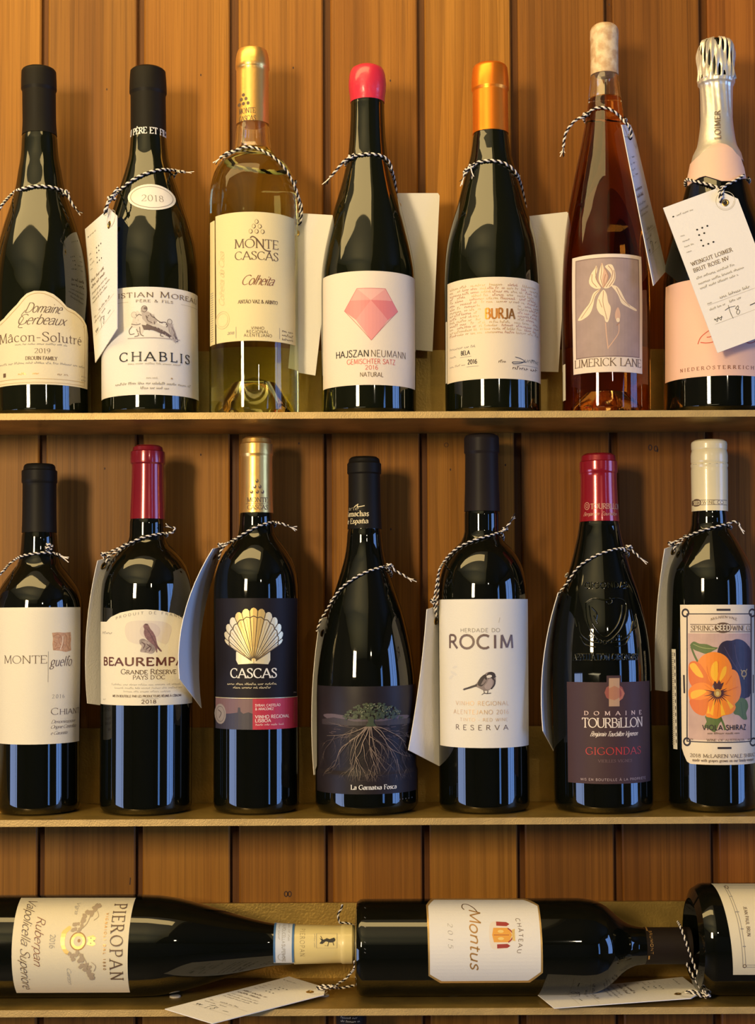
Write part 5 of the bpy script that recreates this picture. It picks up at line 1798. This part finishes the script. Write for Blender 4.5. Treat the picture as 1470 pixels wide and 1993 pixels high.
YO = mat('pansy_eye', (.50, .34, .14))
c.ring(1448, 1315, 4.5, 6, 2.4, YO, 12)
c.line([(1442, 1307), (1446, 1314)], 2, YO)
c.line([(1454, 1306), (1450, 1313)], 2, YO)
c.line([(1448, 1318), (1448, 1326)], 2, YO)
c.poly([(1374, 1396), (1376, 1408), (1371, 1418), (1380, 1422), (1392, 1428), (1400, 1412), (1406, 1404), (1400, 1396)], GRN, 3)
c.line([(1402, 1398), (1408, 1412), (1412, 1424)], 4, GRN, 3)
c.poly([(1430, 1376), (1440, 1362), (1452, 1366), (1456, 1380), (1452, 1392), (1454, 1404), (1446, 1404), (1438, 1396), (1428, 1392)], GRN, 3)
c.line([(1442, 1370), (1446, 1400)], 1.1, GRD)
PO, PY_, PD = mat('petal_orange', (.85, .24, .012), rough=.5), mat('petal_yellow', (.90, .46, .02), rough=.5), mat('petal_dark', (.06, .014, .02))
PO2 = mat('petal_deep_orange', (.72, .16, .01), rough=.5)
c.poly([(1358, 1300), (1362, 1286), (1374, 1276), (1390, 1272), (1408, 1277), (1420, 1290), (1424, 1310), (1404, 1334), (1388, 1336), (1368, 1324)], PO, 3)
c.poly([(1342, 1296), (1352, 1290), (1364, 1296), (1376, 1314), (1388, 1336), (1376, 1346), (1356, 1346), (1344, 1334), (1341, 1316)], PO2, 3)
c.poly([(1343, 1300), (1352, 1294), (1362, 1306), (1370, 1322), (1356, 1318)], PY_, 3)
c.poly([(1398, 1344), (1404, 1326), (1416, 1312), (1426, 1306), (1436, 1314), (1441, 1334), (1442, 1352), (1436, 1368), (1422, 1376), (1408, 1362)], PO, 3)
c.poly([(1378, 1310), (1380, 1296), (1394, 1288), (1410, 1292), (1420, 1306), (1412, 1324), (1400, 1340), (1390, 1336), (1380, 1326)], PO, 3)
c.poly([(1384, 1318), (1386, 1298), (1396, 1290), (1398, 1310), (1394, 1330)], PY_, 3)
c.poly([(1400, 1330), (1406, 1306), (1414, 1300), (1412, 1316)], PY_, 3)
c.poly([(1341, 1350), (1352, 1336), (1370, 1332), (1386, 1340), (1396, 1352), (1380, 1368), (1360, 1376), (1346, 1372)], PO, 3)
c.poly([(1346, 1352), (1360, 1346), (1376, 1348), (1364, 1358), (1348, 1364)], PY_, 3)
c.poly([(1344, 1366), (1364, 1366), (1382, 1362), (1378, 1380), (1372, 1396), (1356, 1392), (1346, 1380)], PO2, 3)
c.poly([(1374, 1396), (1378, 1374), (1392, 1356), (1408, 1358), (1424, 1366), (1432, 1380), (1424, 1392), (1408, 1396), (1396, 1402), (1384, 1400)], PO, 3)
for q in ([(1392, 1362), (1382, 1392), (1388, 1396)], [(1402, 1364), (1404, 1396), (1412, 1394)], [(1412, 1362), (1422, 1384), (1428, 1378)], [(1380, 1376), (1376, 1392), (1382, 1392)]):
    c.poly(q, PY_)
for k, a in enumerate(range(0, 360, 15)):
    if 195 < a < 235 or 305 < a < 330:
        continue
    L = (26 if 60 < a < 130 else 25) * (1 if k % 2 else .75)
    aa = radians(a)
    c.poly([(1397 + 5 * cos(aa - .35), 1352 + 5 * sin(aa - .35) * 1.1), (1397 + L * cos(aa) * 1.1, 1352 + L * sin(aa)), (1397 + 5 * cos(aa + .35), 1352 + 5 * sin(aa + .35) * 1.1)], PD)
c.poly([(1388, 1336), (1392, 1328), (1396, 1334), (1400, 1326), (1403, 1334), (1409, 1331), (1404, 1344), (1396, 1348)], PD)
c.ell(1397, 1352, 7, 8, mat('pansy_centre', (.45, .24, .05)), 14)
c.ell(1397, 1353, 3.5, 4.5, mat('pansy_centre_pale', (.60, .46, .16)), 10)
for q in ([(1376, 1300), (1380, 1318), (1386, 1332)], [(1398, 1290), (1398, 1312)], [(1372, 1336), (1386, 1346)], [(1424, 1318), (1412, 1336)], [(1436, 1340), (1414, 1348)], [(1400, 1364), (1396, 1398)], [(1374, 1392), (1378, 1372)]):
    c.line(q, 1, PO2, 3)
c.text('VIOLA SHIRAZ', 1368, 1451, 1424, 9.5, sp(SANSB, w=.19, g=.18), FR)
c.fine(1378, 1444, 1432, 4, BROWN)
c.fine(1342, 1359, 1445, 5, BROWN)
c.text('WINE OF AUSTRALIA', 1376, 1448, 1446, 4.5, sp(SERIF, w=.18), BROWN)
c.fine(1455, 1461, 1445, 5, BROWN)
c.text('2018 McLAREN VALE SHIRAZ', 1344, 1468, 1478, 6.5, sp(SERIF, w=.16, t=.09), BROWN)
c.text('made with grapes grown on our family vineyard', 1349, 1466, 1486, 5, sp(SERIF, w=.17, t=.1), BROWN)
c.build(c.parent)
c = b.canvas(1370)
b.paper(c, [(1304.2, 1268), (1315.5, 1268), (1319, 1466), (1307, 1466)], PAPER, name='back_label', label='printed side label with bar code')
for k in range(44):
    c.line([(1306.5 + k * .05, 1276 + k * 4.2), (1312 + k * .05, 1275.5 + k * 4.2)], 1.6, GREY)
for k in range(14):
    c.line([(1314 + k * .25, 1275 + k * 13.2), (1314.2 + k * .25, 1282 + k * 13.2)], 2.2, FR)
c.build(c.parent)
S = lambda pts, bt=b, off=.0014: [bt.surf(u, v, off) for u, v in pts]
t = S([(1413, 1021), (1398, 1024), (1382, 1028), (1364, 1033), (1348, 1039), (1336, 1045)])
simple_tag('plain price tag left of the ivory-capped pansy bottle', [at_y(1294, 1068, -.008), at_y(1356, 1044, .020), at_y(1344, 1352, .030), at_y(1276, 1343, .008)], b, t, [at_y(1324, 1050, -.006), at_y(1312, 1056, -.004), at_y(1307, 1064, -.004)],
           [t[0], at_y(1422, 1017, -.011), at_y(1430, 1015, -.011), at_y(1437, 1018, -.011), at_y(1440, 1024, -.011)], at_y(1308, 1058, -.004), 5, bow=.003, bowdir=(-1, 0, 0), hole=(.016, .005), extra=[[at_y(1330, 1052, -.008), at_y(1316, 1062, -.008), at_y(1312, 1072, -.010)]])


# ------------------------------------------------------------------ bottles lying on the third shelf
Z3 = ZS[2]
GL3 = GLASS


def lie(label, rows, foil, R, y, xb, **kw):
    w = at_y(xb, 1838, y)
    # rows are written by column from the base (left) to the neck (right)
    return Bottle(label, rows, foil, 0, y=y, lying=True, zaxis=Z3 + R + .0004, xbase=w.x, **kw)


# --- 1
YBEI = mat('pale_yellow_foil', (.76, .62, .27), rough=.38, coat=.2)
b1 = lie('lying wine bottle with yellow foil neck and cream crest label',
         [(-60, 95), (20, 96.5), (250, 96.5), (300, 95), (340, 90), (380, 80.5), (420, 69), (460, 57.5), (500, 47), (535, 40), (575, 37.5), (620, 36.5), (664, 35.6), (667, 37.2), (686, 37), (689.5, 34)],
         573, .0405, -.010, -72, capmat=YBEI, caplabel='pale yellow foil with small figure mark', punt=1)
A = lambda pts: [(y, -x) for x, y in pts]          # picture (x, y) -> canvas (u, v)


class LC:
    """canvas of a lying bottle, addressed with picture points"""
    def __init__(self, cv):
        self.cv = cv

    def poly(self, pts, m, smooth=0):
        self.cv.poly(A(pts), m, smooth)

    def line(self, pts, w, m, smooth=0):
        self.cv.line(A(pts), w, m, smooth)

    def ell(self, cx, cy, rx, ry, m, n=14):
        self.cv.ell(cy, -cx, ry, rx, m, n)

    def ring(self, cx, cy, rx, ry, w, m, n=20):
        self.cv.ring(cy, -cx, ry, rx, w, m, n)

    def text(self, s, y0, y1, x, h, st, m, **k):
        self.cv.text(s, y0, y1, -x, h, st, m, **k)

    def fine(self, y0, y1, x, h, m):
        self.cv.fine(y0, y1, -x, h, m)


c = b1.canvas(-130)
k = LC(c)
o = b1.paper(c, A([(21, 1748), (251, 1748), (247, 1931), (24, 1932)]), CREAM2, label='cream label with gold crest, lettering running downwards')
k.text('PIEROPAN', 1761, 1906, 214, 24, sp(SERIF, w=.12, g=.28), BROWN)
k.text('VIGNAIOLI DAL 1880', 1778, 1887, 201, 4.5, sp(SANSB, w=.24, g=.55), GOLDL)
GD, GDD = mat('crest_gold', (.74, .52, .18), rough=.38, metal=.4), mat('crest_taupe', (.42, .32, .20), rough=.6)
k.ell(151, 1832, 15, 17, GD, 20)
k.ring(151, 1832, 15, 17, 2.4, mat('crest_brown', (.40, .22, .07)), 22)
k.ell(151, 1832, 9, 10, CREAM2, 14)
k.ell(153, 1831, 3, 3.6, mat('crest_brown', (.40, .22, .07)), 10)
k.poly([(118, 1815), (124, 1808), (132, 1802), (136, 1808), (128, 1816), (125, 1832), (128, 1846), (136, 1854), (130, 1858), (122, 1850), (117, 1834)], GD, 2)
k.poly([(168, 1824), (180, 1820), (186, 1826), (182, 1832), (186, 1838), (180, 1842), (168, 1838), (172, 1831)], GD)
for (x, y) in ((176, 1826), (182, 1831), (176, 1836)):
    k.ell(x, y, 1.6, 1.6, GDD, 7)
rd = random.Random(11)
for s_ in (-1, 1):
    for i in range(26):
        f = i / 25
        x = 140 + 42 * f + rd.uniform(-9, 9) * (1 - f * .4)
        y = 1832 + s_ * (22 + 46 * f) + rd.uniform(-6, 6)
        k.poly([(x + rd.uniform(3, 5.5) * cos(q), y + rd.uniform(2.5, 5.5) * sin(q)) for q in (0, .9, 1.9, 2.8, 3.8, 4.7, 5.5)], GDD)
    k.line([(150, 1832 + s_ * 18), (165, 1832 + s_ * 34), (172, 1832 + s_ * 55), (180, 1832 + s_ * 72)], 1.3, GDD, 4)
    k.line([(178, 1832 + s_ * 40), (186, 1832 + s_ * 48), (182, 1832 + s_ * 58)], 1.1, GDD, 4)
k.text('2016', 1819, 1846, 96, 10, sp(SERIF, w=.1), GREY)
k.text('Vigna', 1757, 1780, 138, 7.5, sp(SCRIPT, w=.1), GREY)
k.text('Garzon', 1883, 1914, 130, 7.5, sp(SCRIPT, w=.1), GREY)
k.text('Ruberpan', 1784, 1878, 66, 17, sp(SCRIPT, w=.1, g=0), RU)
k.text('Valpolicella Superiore', 1752, 1922, 40, 18, sp(SCRIPT, w=.1, g=0), BROWN)
c.build(o)
BAND = mat('blue_band', (.06, .16, .32), rough=.5)
c = b1.canvas(-553, base=.0001)
k = LC(c)
b1.paper(c, A([(532, 1797), (572, 1797), (572, 1873), (532, 1873)]), mat('pale_blue_paper', (.62, .64, .66), rough=.5), name='neck_band', label='pale blue and white neck band with fine print', thick=.0006)
c.placeold = c.place
c.place = b1.placer(c.Rr, .0006)
k.poly([(532, 1798), (536, 1798), (536, 1872), (532, 1872)], BAND)
k.poly([(568, 1798), (572, 1798), (572, 1872), (568, 1872)], BAND)
k.text('VALPOLICELLA', 1800, 1836, 549, 6, sp(SANS, w=.16), GREY)
k.text('SUPERIORE', 1838, 1870, 549, 6, sp(SANSB, w=.2), GREY)
k.fine(1800, 1836, 560, 4, GREY)
k.fine(1800, 1836, 541, 4, GREY)
k.ring(547, 1862, 6, 6, 1, GREY, 16)
c.build(c.parent)
c = b1.canvas(-620, base=.0001)
k = LC(c)
k.text('PIEROPAN', 1808, 1861, 584, 9, sp(SERIF, w=.12, g=.3), BROWN)
k.line([(616, 1817), (656, 1817), (656, 1845), (616, 1845), (616, 1817)], .8, GREY)
k.poly([(622, 1826), (630, 1829), (636, 1826), (642, 1828), (650, 1825), (653, 1830), (648, 1834), (640, 1834), (634, 1832), (628, 1837), (622, 1836), (626, 1831)], INK, 2)
for q in ([(640, 1833), (638, 1841), (632, 1840)], [(648, 1834), (650, 1840)], [(628, 1829), (624, 1822)]):
    k.line(q, 1.4, INK)
k.fine(1818, 1844, 611, 3, GREY)
c.build(b1.cap)

# --- 2
b2 = lie('dark wine bottle lying with white gold-edged label, middle of the third shelf',
         [(693, 88), (700, 91.5), (1120, 91.5), (1150, 88.5), (1172, 81), (1192, 67), (1208, 53), (1224, 42.5), (1240, 37), (1262, 35), (1330, 35), (1343, 34.5)],
         1254, .0385, -.012, 692, capmat=FOILM, caplabel='brown-black foil with tan lettering', punt=.6)
c = b2.canvas(-945)
k = LC(c)
GE = mat('gold_edge_paper', (.62, .40, .14), rough=.35, metal=.5)
o = b2.paper(c, A([(847, 1749), (1030, 1749), (1056, 1762), (1057, 1893), (1032, 1912), (858, 1913), (834, 1899), (832, 1762)]), GE, label='white octagonal label with gold border')
c.place = b2.placer(c.Rr, .00026)
k.poly([(849, 1752), (1027, 1752), (1053, 1764), (1053, 1891), (1029, 1908), (860, 1909), (837, 1896), (836, 1764)], PAPER)
k.text('Montus', 1770, 1886, 916, 22, sp(ITAL, w=.15, t=.11, k=.28, g=.04), mat('gold_brown_print', (.46, .25, .08), rough=.4, metal=.4))
k.line([(934, 1778), (926, 1768), (914, 1761), (905, 1761), (903, 1767), (907, 1771)], 2.2, BROWN, 4)
k.text('CHÂTEAU', 1788, 1855, 1006, 8, sp(SANS, w=.13, g=.34), BROWN, arc=5)
k.text('2015', 1797, 1845, 873, 9, sp(ITAL, w=.13, g=.5), GREY)
DR, AM = mat('mantle_red', (.33, .03, .02)), mat('shield_amber', (.74, .34, .05), rough=.4)
k.poly([(955, 1802), (962, 1794), (985, 1796), (992, 1806), (1002, 1812), (1006, 1820), (1002, 1830), (992, 1836), (985, 1846), (962, 1848), (955, 1840), (953, 1821)], mat('mantle_cream', (.74, .64, .50)), 2)
k.poly([(968, 1794), (988, 1795), (994, 1799), (988, 1803), (968, 1802)], DR)
k.poly([(968, 1846), (988, 1845), (994, 1841), (988, 1837), (968, 1838)], DR)
k.poly([(962, 1806), (990, 1806), (994, 1811), (998, 1820), (994, 1829), (990, 1834), (962, 1834), (959, 1820)], AM)
k.line([(990, 1807), (996, 1812), (1000, 1820), (996, 1829), (990, 1834)], 2.4, DR, 3)
k.line([(962, 1820), (992, 1820)], 1, DR)
for y in (1813, 1827):
    k.ell(976, y, 6, 3, mat('shield_yellow', (.80, .55, .16)), 10)
k.poly([(998, 1810), (1004, 1808), (1003, 1820), (1004, 1832), (998, 1830)], GD)
c.build(o)
c = b2.canvas(-1266, base=.0001)
k = LC(c)
k.text('BRUMONT', 1812, 1857, 1267, 5, sp(SANSB, w=.2, g=.2), GOLDL)
k.line([(1264, 1804), (1264, 1812)], 3, GOLDL)
k.line([(1264, 1860), (1264, 1867)], 3, GOLDL)
c.build(b2.cap)
c = b2.canvas(-710, base=0)
k = LC(c)
for y in (1766, 1785, 1803, 1833, 1846, 1853):
    k.line([(709, y), (712, y + 2)], 1.5, mat('glass_stipple', (.10, .10, .10), rough=.2))
c.build(b2.root.children[0])

# --- 3
b3 = lie('stout dark wine bottle lying at the right edge, base first',
         [(1346, 92), (1352, 101), (1362, 106), (1750, 106), (1800, 100), (1850, 86), (1920, 62), (2000, 42), (2060, 37), (2150, 36)],
         2040, .0446, -.014, 1345, capmat=FOILM, punt=2.2, heel=.012)
c = b3.canvas(-1500)
k = LC(c)
o = b3.paper(c, A([(1411, 1720), (1640, 1720), (1640, 1897), (1429, 1897)]), CREAM2, label='cream label with a double ruled frame')
k.line([(1600, 1725), (1431, 1725), (1440, 1790), (1447, 1882), (1600, 1882)], 1.2, GREY)
k.line([(1600, 1729), (1436, 1729), (1445, 1790), (1452, 1878), (1600, 1878)], 1.2, GREY)
for q in ([(1434, 1745), (1440, 1745)], [(1438, 1775), (1446, 1775)], [(1444, 1808), (1450, 1808)], [(1446, 1842), (1452, 1842)]):
    k.line(q, 2, GREY)
k.ring(1436, 1727, 3, 3, 1.4, BROWN, 12)
k.ring(1450, 1880, 3, 3, 1.4, BROWN, 12)
k.text('JEAN PAUL BRUN', 1765, 1822, 1456, 6.5, sp(SANS, w=.16, g=.16), BROWN)
c.build(o)

# price tags of the lying bottles
zt = Z3 + .0016
p = lambda x, y, h=0: at_z(x, y, zt + h)
Q1 = [at_y(563, 1901, .020), at_y(657, 1930, -.020), at_y(414, 1992.5, -.088), at_y(321, 1964, -.060)]
r1 = [at_y(641, 1926, -.020), at_y(652, 1920, -.018), at_y(662, 1912, -.010), at_y(672, 1906, -.008), at_y(684, 1893, -.010), at_y(690, 1884, -.024), at_y(690.5, 1868, -.0265)]
price_tag('price tag lying on the third shelf and jutting over its edge, left', Q1, b1,
          [at_y(617, 1922, -.014), at_y(628, 1918, -.018), at_y(640, 1919, -.020)] + r1[1:], extra=[[at_y(618, 1924, -.016), at_y(630, 1924, -.020), at_y(645, 1921, -.020), at_y(660, 1923, -.010), at_y(675, 1921, -.008), at_y(689, 1918, -.004)],
                                                     [at_y(690.5, 1805, -.002), at_y(684, 1799, .004), at_y(672, 1796, .006), at_y(662, 1796, .006), at_y(659, 1788, .006), at_y(659, 1778, .007), at_y(664, 1770, .008), at_y(667, 1760, .008)]],
          knotat=at_y(645, 1921, -.020), printed=print_card, hole=(.045, .017))
Q2 = [p(1329, 1902, .0025), p(1379, 1941, .004), p(1079, 1962.5, .0010), p(1040, 1931, .0010)]
yN = b2.y
price_tag('price tag lying on the third shelf below the white gold-edged label', Q2, b2,
          [at_y(1320, 1794, yN + .004), at_y(1326, 1806, yN - .012), at_y(1334, 1828, yN - .0165), at_y(1341, 1850, yN - .0155), at_y(1350, 1874, yN - .014), at_y(1361, 1902, -.030), at_y(1372, 1926, -.034), at_y(1379, 1938, -.034)],
          extra=[[at_y(1334, 1868, yN - .009), at_y(1341, 1884, yN - .008), at_y(1353, 1905, -.026), at_y(1366, 1926, -.032), at_y(1378, 1938, -.034)],
                 [at_y(1378, 1938, -.034), at_y(1366, 1934, -.034), at_y(1352, 1929, -.033), at_y(1340, 1929, -.032), at_y(1334, 1932, -.030)],
                 [at_y(1380, 1940, -.034), at_y(1368, 1940, -.036), at_y(1356, 1935, -.036), at_y(1342, 1931, -.034)]],
          knotat=at_y(1376, 1938, -.035), printed=print_card, hole=(.045, .020))

# --- the bottle below the third shelf, only its black foil in view
zb = ZS[3]
H = Z3 - .0075 - zb
bb = Bottle('black foil top of a bottle standing below the third shelf', [(1958, 27), (1962, 29.5), (1990, 29.8), (1994, 28.5), (2110, 30), (2200, 40), (2260, 70), (2300, 84), (2400, 87), (2700, 87)],
            2100, zb, cx=684, ctop=684, capmat=FOILM, punt=1)
c = bb.canvas(1984, base=.0001)
c.fine(664, 702, 1983, 4, PALE)
c.fine(664, 702, 1990, 4, PALE)
c.build(bb.cap)
